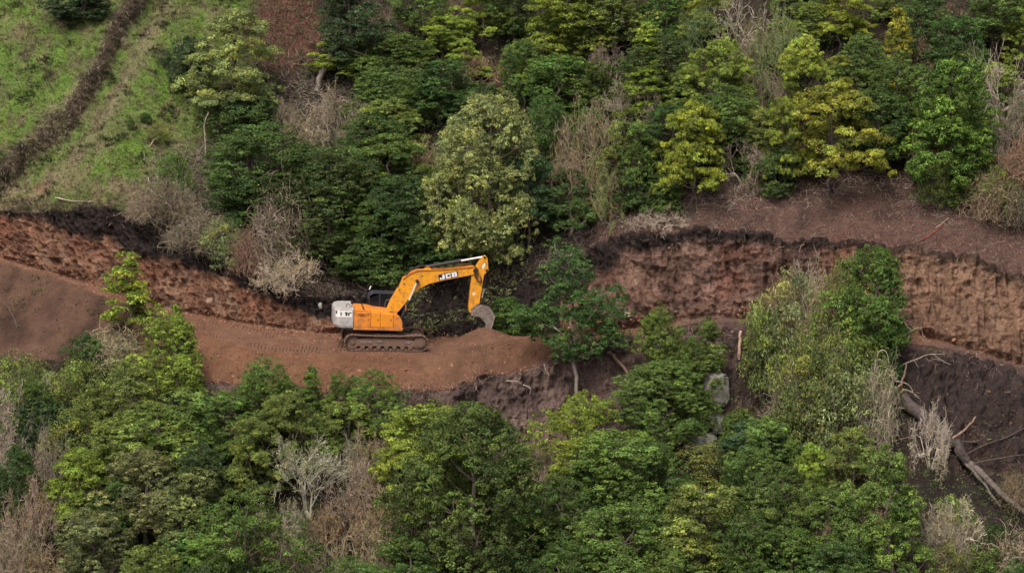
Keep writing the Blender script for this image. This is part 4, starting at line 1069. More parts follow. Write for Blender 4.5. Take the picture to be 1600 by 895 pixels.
# kind, column, top row, foot row, width, colour [, own label]
PL = [
 # --- pasture and its edge
 ('U',120,-22,30,95,'bl','dark bluish shrub at the top of the green pasture'),
 ('U',300,50,132,64,'bl','dense dark round shrub on the pasture beside the pale yellow-green tree'),
 ('W',257,72,104,28,'bl','small bluish tuft of leaves left of the dark round pasture shrub'),
 ('U',228,172,190,17,'dk','tiny dark round bush on the pasture slope'),
 ('W',204,180,203,14,'dk','tiny upright weed left of the tiny round pasture bush'),
 ('W',246,192,226,34,'ol','low olive weed patch at the lower pasture edge'),
 ('L',368,10,190,140,'cr','tall cream-tipped tiered tree at the pasture edge'),
 ('U',392,150,212,105,'dk','dark shrub under the tall cream-tipped tree'),
 ('W',276,232,320,66,'md','mid-green big-leaved shrub among dead brush left of forest'),
 ('M',285,268,345,60,'gy','grey leafless shrub below the big-leaved shrub'),
 ('V',250,280,350,90,'bw','brown dead brush heap at the end of the pasture'),
 ('V',310,325,398,100,'bw','brown brush mound hanging over the topsoil lip left of forest'),
 ('V',225,300,345,60,'gy','grey brush heap at the lip of the dark topsoil'),
 ('W',352,338,425,75,'go','grey-olive loose shrub hanging on the cut lip'),
 ('U',365,330,380,45,'dk','small dark shrub beside the grey-olive lip shrub'),
 ('V',385,358,428,55,'rd','reddish tangle of roots and vines on the cut lip'),
 ('K',425,300,430,60,'wh','pale forked bare trunk at the forest corner above the cut'),
 ('K',455,330,435,55,'gy','grey bare stems right of the pale forked trunk'),
 ('V',440,290,428,110,'bw','brown tangle of stems under the dark forest corner'),
 ('M',455,378,452,100,'wh','whitish leafless sprawling bush on the lip left of the excavator'),
 # --- upper forest, left block
 ('F',410,192,345,190,'dk','big dark fine-leaved tree at the left corner of the upper forest'),
 ('Q',522,230,405,185,'dk','dark massive tree at the forest foot left of the boom'),
 ('B',478,262,372,70,'md',None),
 ('B',545,-30,125,125,'bl','bluish dark tall tree at top edge beside the leaning dead trunk'),
 ('M',520,120,240,95,'gy',None), ('M',560,150,250,60,'gy',None), ('M',480,170,250,70,'tn',None), ('M',540,185,260,80,'gy',None), ('M',450,140,215,55,'gy',None),
 ('B',660,-40,80,90,'md',None), ('L',690,18,110,90,'yg',None), ('L',755,-30,70,95,'yg',None), ('B',805,-40,80,85,'dk',None),
 ('B',622,52,150,120,'md',None), ('M',645,78,130,100,'go',None), ('M',752,72,140,90,'tn',None), ('L',725,55,130,60,'yg',None),
 ('B',600,100,225,110,'md',None), ('B',690,92,200,105,'dk',None), ('U',748,125,190,70,'dk',None),
 ('L',612,150,260,115,'ol',None), ('B',575,175,290,110,'dk',None), ('L',612,205,345,130,'md',None), ('M',668,205,285,70,'tn',None), ('B',548,225,350,110,'md',None),
 ('B',620,270,432,150,'dk',None), ('L',580,300,425,110,'md',None), ('B',665,300,425,90,'dk',None), ('U',585,375,440,110,'dk',None),
 ('Q',765,143,420,180,'cr','massive cream-tipped pale green tree above the excavator arm'),
 ('B',700,262,415,95,'cr','cream-tipped lower tree left of the massive cream-tipped one'),
 ('U',690,370,430,100,'dk',None),
 ('W',765,330,415,75,'ol','drooping olive creeper bush right above the arm tip'),
 ('O',830,228,402,105,'bl',None), ('B',845,150,320,80,'dk',None),
 # --- upper forest, middle block
 ('L',890,-45,110,160,'yg',None), ('L',848,48,160,105,'yg',None), ('B',872,82,210,115,'md',None), ('B',960,-30,100,105,'ol',None),
 ('S',1010,28,150,80,'yg',None), ('B',1036,45,160,100,'dk',None), ('M',948,58,130,55,'gy',None), ('B',930,90,200,80,'md',None), ('M',990,112,205,95,'gy',None), ('L',1012,98,190,80,'yg',None),
 ('L',1130,55,225,115,'yg','yellow-green dome-shaped tiered tree in the middle of the upper forest'),
 ('B',1140,135,265,105,'md',None), ('U',1150,190,265,70,'dk',None),
 ('L',1085,150,328,98,'ye','golden yellow small tree with slim trunk at the forest foot'),
 ('O',975,165,325,85,'ol',None), ('O',1002,185,340,70,'md',None), ('M',925,132,300,110,'tn',None), ('M',905,215,350,110,'tn',None), ('M',945,225,345,80,'go',None), ('M',868,150,280,85,'tn',None), ('B',1052,160,290,90,'dk',None), ('B',820,60,200,80,'md',None),
 ('K',1160,-30,120,110,'wh','whitish bare tree at the top edge right of centre'),
 ('M',1180,20,130,70,'tn',None), ('L',1100,-40,70,85,'yg',None), ('B',1040,-30,70,75,'md',None), ('U',1042,262,335,55,'md',None), ('M',1165,195,290,70,'gy',None), ('L',1185,162,275,80,'ol',None), ('M',1030,318,362,75,'wh','whitish dead branches lying at the forest foot'),
 ('U',1000,255,335,80,'dk',None), ('B',890,260,370,90,'dk',None),
 # --- upper forest, right block
 ('M',1218,-5,150,85,'go',None), ('M',1208,90,200,60,'gy',None), ('L',1310,-35,80,95,'ye',None), ('S',1400,8,165,62,'ye','golden narrow spire tree near the top right'), ('L',1310,82,180,70,'yg',None), ('L',1255,50,210,85,'yg',None),
 ('L',1300,120,300,145,'ye','large golden yellow tree with dark slim trunk at the forest foot'),
 ('B',1400,85,235,115,'md',None), ('B',1375,140,275,100,'dk',None), ('L',1222,145,300,70,'yg',None), ('B',1340,55,190,90,'md',None), ('U',1215,225,305,70,'dk',None), ('B',1440,-20,110,80,'dk',None),
 ('B',1482,85,325,130,'br','tall bright green tree on the right above the bare slope'),
 ('M',1512,52,150,95,'go',None), ('K',1560,55,250,110,'wh','whitish gnarled bare tree at the right edge of upper forest'), ('M',1590,110,260,70,'gy',None), ('U',1500,232,318,66,'br',None), ('V',1585,215,335,80,'rd','reddish dry vine thicket at the right edge of upper forest'), ('M',1468,-15,80,85,'tn',None), ('B',1552,-30,90,105,'md',None), ('L',1595,20,120,60,'yg',None),
 ('V',1545,270,350,90,'tn',None), ('V',1600,285,360,80,'bw',None), ('W',1462,250,325,60,'ol',None), ('B',1500,20,160,90,'dk',None), ('W',1560,255,345,70,'ol',None), ('U',1595,280,345,50,'br',None),
 # --- lower slope, left
 ('T',200,390,515,95,'yg','slender yellow-green sapling on the spoil slope'),
 ('T',280,466,560,40,'yg','small yellow-green sapling tip behind the bright round tree'),
 ('B',276,488,650,112,'yg','round yellow-green tree below the road on the left'),
 ('V',175,512,572,105,'tn','tan vine mound below the slender sapling'), ('U',140,515,600,60,'dk',None),
 ('W',30,548,680,120,'ol',None), ('M',60,555,690,90,'gy',None), ('M',8,560,700,70,'gy',None), ('W',130,560,690,120,'ol',None), ('B',205,560,720,125,'ol',None), ('B',300,600,740,120,'ol',None), ('U',60,620,740,95,'bl',None), ('W',120,630,760,110,'ol',None), ('B',250,625,770,140,'ol',None), ('B',355,600,730,110,'md',None),
 ('L',122,688,835,100,'yg','yellow-green tiered tree in the left of the lower forest'),
 ('M',22,660,790,80,'gy',None), ('M',14,590,760,100,'wh',None), ('M',75,640,800,70,'gy',None), ('M',558,690,830,120,'gy',None), ('M',612,745,880,115,'tn',None), ('M',412,800,925,95,'wh',None), ('M',690,775,925,105,'tn',None), ('B',230,700,860,135,'go',None), ('B',312,680,830,90,'dk',None), ('B',300,735,880,110,'go',None), ('B',388,760,960,155,'br',None), ('B',145,790,960,130,'go',None), ('M',35,780,900,90,'tn',None), ('M',90,840,960,120,'tn',None), ('M',262,778,850,40,'wh','small whitish dead branch in the lower left canopy'), ('B',232,840,1000,130,'ol',None), ('L',392,640,790,100,'ol',None), ('B',30,690,850,70,'dk',None), ('M',15,800,940,90,'gy',None), ('B',180,740,880,90,'dk',None), ('M',58,725,880,90,'gy',None), ('B',330,870,1020,120,'dk',None), ('B',180,650,790,100,'ol',None), ('B',55,590,735,80,'md',None),
 # --- lower forest, centre
 ('B',415,550,690,85,'br',None), ('S',486,570,690,46,'md',None), ('B',530,572,700,65,'br',None), ('B',592,574,710,100,'br',None), ('L',450,608,750,115,'ol',None), ('B',545,620,730,90,'ol',None), ('B',400,585,720,70,'md',None),
 ('N',497,665,850,175,'wh','whitish bare tree with tall pale trunk in the lower forest'), ('M',562,665,770,80,'gy',None), ('M',455,770,870,80,'gy',None), ('M',528,780,880,95,'tn',None), ('M',478,820,920,80,'gy',None), ('M',605,670,770,70,'gy',None), ('L',625,680,830,100,'yg',None),
 ('Q',745,632,935,250,'md','massive rounded green tree in the centre foreground'),
 ('B',672,618,790,140,'yg',None), ('M',575,725,840,120,'tn',None), ('M',575,790,925,130,'gy',None), ('M',712,758,900,95,'tn',None), ('M',425,770,900,100,'gy',None), ('M',480,835,960,120,'tn',None), ('B',640,835,980,130,'md',None), ('M',600,845,950,90,'tn',None), ('B',545,870,1010,110,'md',None), ('B',440,880,1010,100,'dk',None), ('B',790,850,1000,130,'dk',None), ('M',745,850,960,80,'gy',None),('M',588,655,790,95,'gy',None),
 # --- lower forest, right of centre
 ('G',903,393,628,164,'dk','green open-crowned tree with pale bent trunk right of the bucket'),
 ('U',795,462,525,80,'md','low green bush behind the soil heap right of the bucket'),
 ('B',1030,473,640,80,'br',None), ('B',1102,494,640,78,'md',None),
 ('Q',1042,565,705,165,'md','broad green tree beside the grey boulders'),
 ('B',905,620,800,130,'yg','yellow-topped round tree below the pale bent trunk'), ('U',1152,632,705,64,'md',None), ('W',1112,690,750,90,'ol',None), ('U',1092,612,690,56,'md',None), ('W',1495,775,850,70,'go',None), ('M',1535,800,885,80,'gy',None), ('M',850,672,800,80,'gy',None), ('B',965,668,850,155,'md',None), ('B',1022,690,860,120,'md',None), ('B',985,770,950,165,'md',None), ('B',1090,750,960,170,'ol',None), ('B',895,840,1000,120,'md',None), ('M',822,850,960,70,'wh',None), ('B',1180,655,790,95,'bl',None), ('B',1180,690,860,120,'md',None), ('B',1160,790,960,120,'dk',None), ('B',1060,850,1010,130,'ol',None), ('B',880,740,900,110,'dk',None), ('B',1200,640,790,90,'br',None),
 # --- overgrown knoll on the right
 ('B',1368,383,585,125,'br','dense bright green tree crowning the overgrown knoll on the right'),
 ('W',1232,418,600,115,'go',None), ('M',1272,383,560,100,'wh','whitish bare bush on the overgrown knoll on the right'), ('W',1322,430,600,100,'ol',None), ('W',1190,468,620,80,'ol',None), ('W',1290,500,650,110,'ol',None), ('W',1325,395,560,85,'go',None),
 ('W',1345,515,660,120,'ol',None), ('V',1372,560,710,75,'gy','grey hanging vine curtain at the right side of the knoll'), ('V',1238,560,690,90,'bw',None), ('W',1265,530,720,115,'ol',None), ('W',1325,575,740,120,'go',None), ('U',1225,640,720,100,'md',None), ('V',1310,540,680,70,'tn',None), ('B',1390,480,610,60,'dk',None), ('V',1290,440,580,70,'tn',None),
 ('B',1385,700,950,130,'br','tall bright green tree standing in the right foreground'),
 ('L',1332,660,800,95,'ol',None), ('L',1265,688,830,60,'yg',None), ('B',1220,720,890,115,'md',None), ('B',1290,760,930,110,'md',None), ('B',1235,820,980,130,'md',None), ('B',1320,840,990,120,'dk',None), ('M',1300,800,930,80,'tn',None),
 ('M',1450,618,735,55,'wh','whitish bare shrub rising beside the thick fallen trunk'), ('M',1462,770,900,110,'gy',None), ('M',1490,760,890,90,'wh',None), ('U',1550,815,900,80,'dk',None), ('V',1588,728,790,60,'rd',None), ('W',1470,840,940,90,'ol',None), ('U',1520,850,940,90,'md',None), ('V',1580,830,930,90,'gy',None), ('U',1595,860,950,70,'dk',None), ('V',1450,850,930,90,'bw',None),
]
frng = np.random.default_rng(2024)
def fill(c0, c1, r0, r1, dc, dr, kinds, keep):
    """second-storey plants in the gaps between the listed ones"""
    for r in np.arange(r0, r1, dr):
        for c in np.arange(c0 + (r / dr % 2) * dc / 2, c1, dc):
            cc = c + frng.uniform(-.3, .3) * dc; rr = r + frng.uniform(-.3, .3) * dr
            k, t = kinds[frng.integers(0, len(kinds))]
            h = frng.uniform(60, 95); w = frng.uniform(60, 95)
            if not keep(cc, rr) or (cc < 520 and rr < 215) or (1040 < cc < 1160 and 600 < rr - h < 720) or (430 < cc < 560 and rr > 660 and rr - h < 820): continue
            if any(abs(p[1] - cc) < .30 * (p[4] + w) * .8 and abs((p[2] + min(p[3], p[2] + 90)) / 2 - (rr - h / 2)) < 34 for p in PL): continue
            PL.append((k, round(cc), round(rr - h), round(rr), round(w), t))
UPK = [('M', 'gy'), ('M', 'tn'), ('O', 'md'), ('B', 'md'), ('B', 'dk'), ('M', 'gy'), ('M', 'tn'), ('U', 'md'), ('W', 'ol'), ('L', 'yg'), ('M', 'go'), ('B', 'ol'), ('W', 'go')]
fill(450, 1620, 40, 300, 54, 36, UPK, lambda c, r: r < np.interp(c, [430, 500, 600, 850, 950, 1200, 1400, 1620], [240, 330, 400, 360, 310, 270, 255, 310]) and c > 470 + (60 if r > 150 else 0) * 0)
LWK = [('M', 'gy'), ('M', 'tn'), ('B', 'ol'), ('B', 'md'), ('M', 'gy'), ('W', 'ol'), ('L', 'yg'), ('B', 'br'), ('M', 'tn'), ('U', 'md'), ('B', 'go')]
fill(0, 1440, 690, 1000, 56, 40, LWK, lambda c, r: r - 80 > np.interp(c, [0, 250, 500, 650, 800, 960, 1150, 1440], [590, 610, 620, 660, 715, 690, 640, 700]))
def zone(k, c, top, foot):
    if foot <= 440 and c < 1620:
        if top < 25: return 'along the top edge'
        if foot > 285: return 'at the foot of the upper forest'
        return 'inside the upper forest'
    if c > 1165 and foot <= 745 and c < 1410: return 'on the overgrown right-hand knoll'
    if top < 640: return 'in the front row below the road'
    if top >= 780: return 'along the bottom edge'
    return 'inside the lower forest'
ORD = ['first', 'second', 'third', 'fourth', 'fifth', 'sixth', 'seventh', 'eighth', 'ninth', 'tenth', 'eleventh', 'twelfth', 'thirteenth', 'fourteenth', 'fifteenth', 'sixteenth', 'seventeenth', 'eighteenth', 'nineteenth', 'twentieth']
zones = {}
for i, p in enumerate(PL):
    if p[6:] and p[6]: continue
    zones.setdefault((LOOK[p[5]] + ' ' + NOUN[p[0]][1], zone(*p[:4])), []).append(i)
auto = {}
for (look, zn), ids in zones.items():
    ids.sort(key=lambda i: PL[i][1])
    for n, i in enumerate(ids):
        if len(ids) == 1: auto[i] = f'{look} {zn}'
        elif len(ids) == 2: auto[i] = f'{look} {zn}, {"left" if n == 0 else "right"} one of two'
        else: auto[i] = f'{look} {zn}, {ORD[n]} from left'
GROUPS = {'along the top edge': 'trees along the top edge', 'at the foot of the upper forest': 'plants at the foot of the upper forest', 'inside the upper forest': 'plants of the upper forest', 'on the overgrown right-hand knoll': 'plants on the overgrown knoll',
          'in the front row below the road': 'front row of plants below the road', 'along the bottom edge': 'plants along the bottom edge', 'inside the lower forest': 'plants of the lower forest'}
prng = np.random.default_rng(7)
use = {}
def plant(k, c, top, foot, w, tint, label, group=None):
    P, N = ground(c, foot)
    dep = project(P)[2]
    H = max(.2, (foot - top) * dep / FPX / math.cos(PITCH)); W = w * dep / FPX * (1.12 if k in 'BLUF' else 1.0)
    i = use.get(k, 0); use[k] = i + 1
    tme, cme, h0, w0, tn, cn = PROTO[k][i % len(PROTO[k])]
    nm, noun, cat = NOUN[k]
    e = bpy.data.objects.new(nm, None); COL.objects.link(e)
    e.location = P - np.array([0, 0, .06]); e.rotation_euler = (0, 0, prng.uniform(0, 6.28) if k != 'G' else 0)
    sxy = W / w0; sz = H / h0
    e.scale = (sxy * prng.uniform(.95, 1.08), sxy * prng.uniform(.95, 1.08), sz)
    e.empty_display_size = .3
    t = link(tn, tme, e); cr = link(cn, cme, e)
    col = np.array(TINT[tint]) * np.exp(prng.normal(0, .08)) * np.exp(prng.normal(0, .05, 3))
    if k not in 'NMKV': col = col * np.array([1.07, 1.05, .88])
    cr.color = (*col, 1)
    t.color = (*(np.array(TINT[tint]) if k in 'NMKV' else np.array(BARKC) * np.exp(prng.normal(0, .2))), 1)
    if k == 'G': t.color = (.30, .265, .215, 1)
    tag(e, label, cat, group)
    return e
for i, p in enumerate(PL):
    own = p[6] if len(p) > 6 and p[6] else None
    plant(*p[:6], own or auto[i], GROUPS[zone(*p[:4])])

# ------------------------------------------------------------------ ground cover and litter (uncountable)
NRg = np.random.default_rng(99)
def jig(n, s): return np.exp(NRg.normal(0, s, n))[:, None]
seg5 = (segid == 5)[:, None]; seg4 = (segid == 4)[:, None]; seg3 = (segid == 3)[:, None]; seg2 = (segid == 2)[:, None]; seg1 = (segid == 1)[:, None]; seg0 = (segid == 0)[:, None]
infr = (GC > -60) & (GC < 1660) & (GR > -60) & (GR < 960)
foot_row = np.interp(GC, [200, 240, 300, 400, 500, 600, 700, 850, 950, 1000, 1100, 1200, 1300, 1400, 1480, 1600, 1700], [300, 335, 390, 432, 455, 430, 425, 400, 345, 345, 318, 292, 294, 280, 322, 335, 340])
forest_up = seg5 * (1 - grassx) * sm(15, -15, GR - foot_row + 18 * n_b)
low_row = np.interp(GC, [0, 120, 200, 350, 500, 650, 800, 950, 1000, 1150, 1200, 1400, 1430, 1480, 1600], [590, 560, 530, 600, 612, 640, 690, 690, 640, 600, 560, 560, 700, 740, 760])
forest_low = (seg0 | seg1 | seg2) * sm(-12, 18, GR - low_row + 14 * n_b)

def grassy(name, label, n, mask, Lr, spread, cols_, per=6, droop=.3, cat='grass', jit=.25):
    P, N, (i, j) = scatter(NRg, n, mask * infr)
    mb = MB()
    tint = np.array(cols_)[NRg.integers(0, len(cols_), n)] * jig(n, jit)
    k = np.repeat(np.arange(n), per)
    a = NRg.uniform(0, 6.28, n * per); L = NRg.uniform(*Lr, n * per) * np.exp(NRg.normal(0, .2, n))[k]
    out_ = np.stack([np.cos(a), np.sin(a), 0 * a], -1)
    b = P[k] + out_ * spread * NRg.uniform(0, 1, (n * per, 1))
    tip = b + (N[k] * .5 + UP * .5 + out_ * NRg.uniform(.2, .9, (n * per, 1)) - UP * droop * NRg.uniform(0, 1, (n * per, 1))) * L[:, None]
    s = np.cross(out_, UP) * (L * .05 + .006)[:, None]
    V = np.stack([b - s, b + s, tip], 1).reshape(-1, 3)
    mb.add(V, t=np.arange(n * per * 3).reshape(-1, 3), tc=tint[k] * jig(n * per, .2))
    o = link(name, mb.mesh(name, M_LEAF)); o.color = (1, 1, 1, 1)
    return tag(o, label, cat, kind='stuff')
gveg = grassx * (1 - .8 * np.exp(-(bd / 14.0) ** 2)) * (1 - .7 * np.exp(-(pd / 9.0) ** 2))
grassy('grass', 'short green grass covering the pasture on the left', 16000, gveg * sm(-.35, .25, n_a * .5 + n_b * .6 + .1), (.06, .17), .07, [(.15, .235, .045), (.11, .19, .038), (.19, .23, .06)], per=5)
grassy('dry_grass', 'dry straw-brown grass mixed into the pasture and overhanging its bank', 8000, grassx * (.18 + 1.6 * np.exp(-((bd + 2) / 9.0) ** 2) + .6 * sm(.0, .4, -n_b) + 1.2 * sm(.05, 0, sfrac)[:, None]), (.12, .34), .10, [(.20, .155, .105), (.145, .11, .082), (.24, .20, .13)], per=6, droop=.9)
grassy('rough_grass', 'dark rough grass clumps dotting the pasture', 1100, grassx * sm(.12, .4, fbm(P3, .8, 3, 141)), (.15, .32), .16, [(.06, .08, .03), (.09, .09, .045), (.05, .07, .028)], per=16, droop=.5)
grassy('dry_grass', 'long dead grass hanging over the terrace bank of the pasture', 1900, grassx * np.exp(-((bd - 1) / 6.0) ** 2) * sm(-.4, .2, n_b), (.12, .38), .14, [(.30, .25, .185), (.24, .195, .145), (.34, .28, .21), (.17, .135, .10)], per=8, droop=1.5)
# hanging sods along the cut lip
grassy('lip_fringe', 'dry roots and grass hanging over the topsoil lip', 1500, ((seg5 & (sfrac < .02)[:, None]) * 1.0 + (seg4 & (sfrac > .90)[:, None]) * 1.0) * (.15 + sm(0, .35, fbm(P3, .8, 3, 171))) * np.where(GC > 800, .22, 1.0), (.08, .30), .10, [(.15, .12, .095), (.08, .062, .05), (.22, .175, .13)], per=5, droop=1.7, cat='roots')

def leafmass(name, label, n, mask, hmax, tints, per=7, L=.12, rs=.17, cat='undergrowth'):
    P, N, _ = scatter(NRg, n, mask * infr)
    mb = MB()
    P = P + UP * (hmax * NRg.uniform(0, 1, (n, 1)) ** 1.5)
    k = np.repeat(np.arange(n), per); e = unit(NRg, n * per, -.3)
    tint = np.array(tints)[NRg.integers(0, len(tints), n)] * jig(n, .3)
    leaves(mb, P[k] + e * rs * NRg.uniform(.3, 1, (n * per, 1)), e * .5 + UP * .4 + NRg.normal(size=(n * per, 3)) * .4, e + NRg.normal(size=(n * per, 3)) * .5, L * NRg.uniform(.6, 1.3, n * per), L * .55 * NRg.uniform(.6, 1.3, n * per), tint[k] * jig(n * per, .25))
    o = link(name, mb.mesh(name, M_LEAF)); o.color = (1, 1, 1, 1)
    return tag(o, label, cat, kind='stuff')
leafmass('undergrowth', 'leafy undergrowth filling gaps between the upper forest trees', 17000, forest_up * sm(-.3, .3, n_a + .4) * sm(20, -60, GR - foot_row), 1.4, [(.05, .085, .03), (.075, .11, .035), (.10, .10, .045), (.05, .09, .035)], per=5)
leafmass('undergrowth', 'leafy undergrowth filling gaps between the lower forest trees', 11000, forest_low * sm(-.3, .3, n_a + .3), 1.5, [(.06, .10, .033), (.09, .12, .04), (.12, .14, .05)], per=5)
leafmass('weeds', 'pale green weeds on the dark bank behind the excavator', 620, ((seg4 | seg5) * sm(560, 620, GC) * sm(880, 800, GC) * sm(415, 450, GR) * sm(0.0, .35, fbm(P3, .9, 3, 123) + .12)), .25, [(.17, .18, .075), (.20, .20, .10), (.12, .15, .05)], per=7, L=.12, cat='weeds')
leafmass('weeds', 'sparse low weeds at the edges of the spoil and bank', 260, (seg2 | seg1) * infr * sm(.2, .5, fbm(P3, .5, 3, 125)) * ((GC < 200) | (GC > 900)), .15, [(.10, .14, .04), (.13, .14, .06)], per=6, L=.11, cat='weeds')

def twigs(name, label, n, mask, Lr, rr, tints, lift=.3, cat='twigs', bend=.2, jit=.3):
    P, N, _ = scatter(NRg, n, mask * infr)
    d = NRg.normal(size=(n, 3)); d = d - N * np.sum(d * N, -1, keepdims=True); d = norm(d) + N * NRg.uniform(-.05, lift, (n, 1))
    mb = MB()
    tint = np.array(tints)[NRg.integers(0, len(tints), n)] * jig(n, jit)
    sticks(mb, P + N * .02, d, NRg.uniform(*Lr, n), NRg.uniform(*rr, n), tint, bend, NRg)
    o = link(name, mb.mesh(name, M_TWIG)); o.color = (1, 1, 1, 1)
    return tag(o, label, cat, kind='stuff')
bare_r = seg5 * sm(860, 960, GC) * sm(-25, 30, GR - foot_row + 15 * n_b)
twigs('twig_litter', 'brown twigs littering the bare slope on the right', 7000, bare_r * (.5 + sm(-.2, .4, n_a)) * (1 + 1.5 * sm(1350, 1550, GC)), (.08, .38), (.006, .014), [(.17, .12, .10), (.23, .17, .145), (.13, .075, .06), (.18, .10, .08)], lift=.35)
twigs('brushwood', 'grey brown brushwood spread over the slope left of the forest', 4200, seg5 * sm(.75, .2, np.abs(GC - 290 + .2 * (GR - 300)) / 130) * sm(210, 270, GR) + 1.3 * seg5 * np.exp(-((GC - 500) / 70) ** 2 - ((GR - 190) / 70) ** 2), (.25, .9), (.008, .020), [(.22, .18, .15), (.15, .12, .10), (.30, .25, .21)], lift=.7, bend=.3)
twigs('twig_litter', 'dead twigs under the foot of the upper forest', 3500, seg5 * np.exp(-((GR - foot_row) / 22) ** 2) * (GC > 380), (.2, .8), (.007, .018), [(.26, .22, .18), (.16, .13, .11)], lift=.6, bend=.3)
twigs('root_litter', 'broken roots sticking out of the cut and bank edges', 1900, (seg4 * (sfrac > .8)[:, None]) * .7 + seg1 * ((sfrac > .86)[:, None] * 2.5 + .25 * sm(1350, 1450, GC) + .12) + seg2 * (sfrac < .1)[:, None] * (GC > 640) * 1.5, (.15, .6), (.007, .018), [(.20, .14, .11), (.28, .20, .16), (.10, .07, .06)], lift=.8, bend=.35, cat='roots')
twigs('dead_bracken', 'reddish brown dead bracken at the top of the slope', 3800, seg5 * sm(.25, .7, brack + .25 * n_b), (.2, .6), (.008, .016), [(.19, .10, .075), (.13, .07, .055), (.24, .15, .11)], lift=.9, bend=.4, cat='bracken')
# fallen leaves on the bare slope
P, N, _ = scatter(NRg, 14000, bare_r * infr + .5 * forest_up * infr)
mb = MB(); tl = np.array([(.22, .14, .115), (.16, .085, .065), (.28, .20, .165), (.12, .055, .04)])[NRg.integers(0, 4, len(P))] * jig(len(P), .3)
leaves(mb, P + N * .03, N + NRg.normal(size=P.shape) * .5, NRg.normal(size=P.shape), NRg.uniform(.06, .14, len(P)), NRg.uniform(.04, .09, len(P)), tl)
o = link('leaf_litter', mb.mesh('leaf_litter', M_LEAF)); o.color = (1, 1, 1, 1); tag(o, 'fallen brown leaves scattered on the bare slope', 'leaf litter', kind='stuff')
# clods of earth
ico = bmesh.new(); bmesh.ops.create_icosphere(ico, subdivisions=1, radius=1.0)
iv = np.array([v.co[:] for v in ico.verts]); it = np.array([[v.index for v in f.verts] for f in ico.faces]); ico.free()
def clods(name, label, n, mask, rr, tints):
    P, N, (i, j) = scatter(NRg, n, mask * infr)
    r = NRg.uniform(*rr, n) * np.exp(NRg.normal(0, .35, n))
    V = iv[None] * (1 + .25 * NRg.normal(size=(n, len(iv), 1))) * r[:, None, None] * NRg.uniform(.6, 1.2, (n, 1, 3)) + P[:, None]
    T = it[None] + (np.arange(n) * len(iv))[:, None, None]
    tint = np.array(tints)[NRg.integers(0, len(tints), n)] * jig(n, .2)
    mb = MB().add(V.reshape(-1, 3), t=T.reshape(-1, 3), tc=np.repeat(tint, len(it), 0))
    o = link(name, mb.mesh(name, M_TWIG)); o.color = (1, 1, 1, 1)
    tag(o, label, 'clods', kind='stuff')
clods('soil_clods', 'loose reddish soil clods on road edge and cut foot', 3400, seg3 * ((sfrac > .86)[:, None] * 2.0 + .12) + seg2 * (.3 + 1.0 * (sfrac < .12)[:, None]) * (GC > 250) * (GC < 1000) + seg4 * (sfrac < .12)[:, None] * 1.2, (.025, .06), [(.20, .095, .058), (.26, .14, .09), (.14, .07, .045)])
clods('soil_clods', 'dark soil clods on the spoil slope and eroded bank', 1900, seg1 * (GC > 600) * .8 + seg2 * (GC < 330) * .35, (.025, .055), [(.085, .055, .046), (.055, .038, .034), (.13, .08, .062)])

# ------------------------------------------------------------------ single logs, snags, stones
def on(c, r, h=0.0, seg=None):
    P, N = ground(c, r, seg); return P + N * h
def at_y(c, r, y):
    d = rays(c, r); t = (y - CAM[1]) / d[1]; return CAM + t * d
def smooth_pts(pts, n=5):
    pts = np.array(pts, float); k = len(pts)
    if k < 3: 
        t = np.linspace(0, 1, 5)[:, None]; return pts[:1] * (1 - t) + pts[-1:] * t
    t = np.linspace(0, k - 1, (k - 1) * n + 1); i = np.clip(t.astype(int), 0, k - 2); f = (t - i)[:, None]
    g = lambda j: pts[np.clip(j, 0, k - 1)]
    p0, p1, p2, p3 = g(i - 1), g(i), g(i + 1), g(i + 2)
    return .5 * (2 * p1 + (p2 - p0) * f + (2 * p0 - 5 * p1 + 4 * p2 - p3) * f ** 2 + (3 * p1 - p0 - 3 * p2 + p3) * f ** 3)
def timber(name, label, cat, lines, group=None):
    """lines: (part name, points, r0, r1, colour)"""
    base = np.array(lines[0][1][0], float)
    single = len(lines) == 1
    root = None
    if not single:
        root = bpy.data.objects.new(name, None); COL.objects.link(root); root.location = base
    for pn, pts, r0, r1, col in lines:
        q = smooth_pts(pts) - base
        if len(q) > 2: q[1:-1] += NRg.normal(0, r0 * .22, (len(q) - 2, 3))
        mb = MB(); tube(mb, q, np.linspace(r0, r1, len(q)) * NRg.uniform(.9, 1.1, len(q)), 8 if r0 > .05 else 5)
        me = mb.mesh(pn, M_BARK, smooth=True)
        o = link(name if single else pn, me, root, base if single else None); o.color = (*col, 1)
        if single: root = o
    return tag(root, label, cat, group)
PALE = (.30, .255, .205); GRYW = (.13, .108, .096); DKW = (.080, .064, .058); BRN = (.24, .16, .12)
timber('fallen_tree', 'thick grey fallen trunk lying down the dark bank at right', 'log', [
    ('trunk', [on(1402, 622, .35), on(1440, 660, .4), on(1475, 692, .42), on(1512, 735, .42)], .36, .27, DKW),
    ('trunk_end', [on(1506, 728, .5), on(1535, 752, .7), on(1560, 790, .8), on(1606, 822, .7)], .20, .13, GRYW),
    ('branch', [on(1518, 736, .6), on(1532, 762, .7), on(1556, 808, .5)], .10, .06, GRYW),
    ('branch', [on(1474, 684, .4), on(1497, 674, .5), on(1521, 661, .45)], .075, .05, BRN),
    ('branch', [on(1515, 733, .3), on(1545, 727, .4), on(1606, 716, .4)], .055, .04, DKW)])
timber('long_log', 'long thin log lying across the dark bank above fallen trunk', 'log', [('log', [on(1500, 710, .15), on(1540, 698, .15), on(1570, 684, .2), on(1606, 668, .2)], .05, .035, DKW)])
timber('short_log', 'short grey log half buried between fallen trunk and long log', 'log', [('log', [on(1492, 691, .06), on(1512, 690, .1), on(1528, 688, .06)], .06, .04, DKW)])
y0 = on(1397, 590)[1]
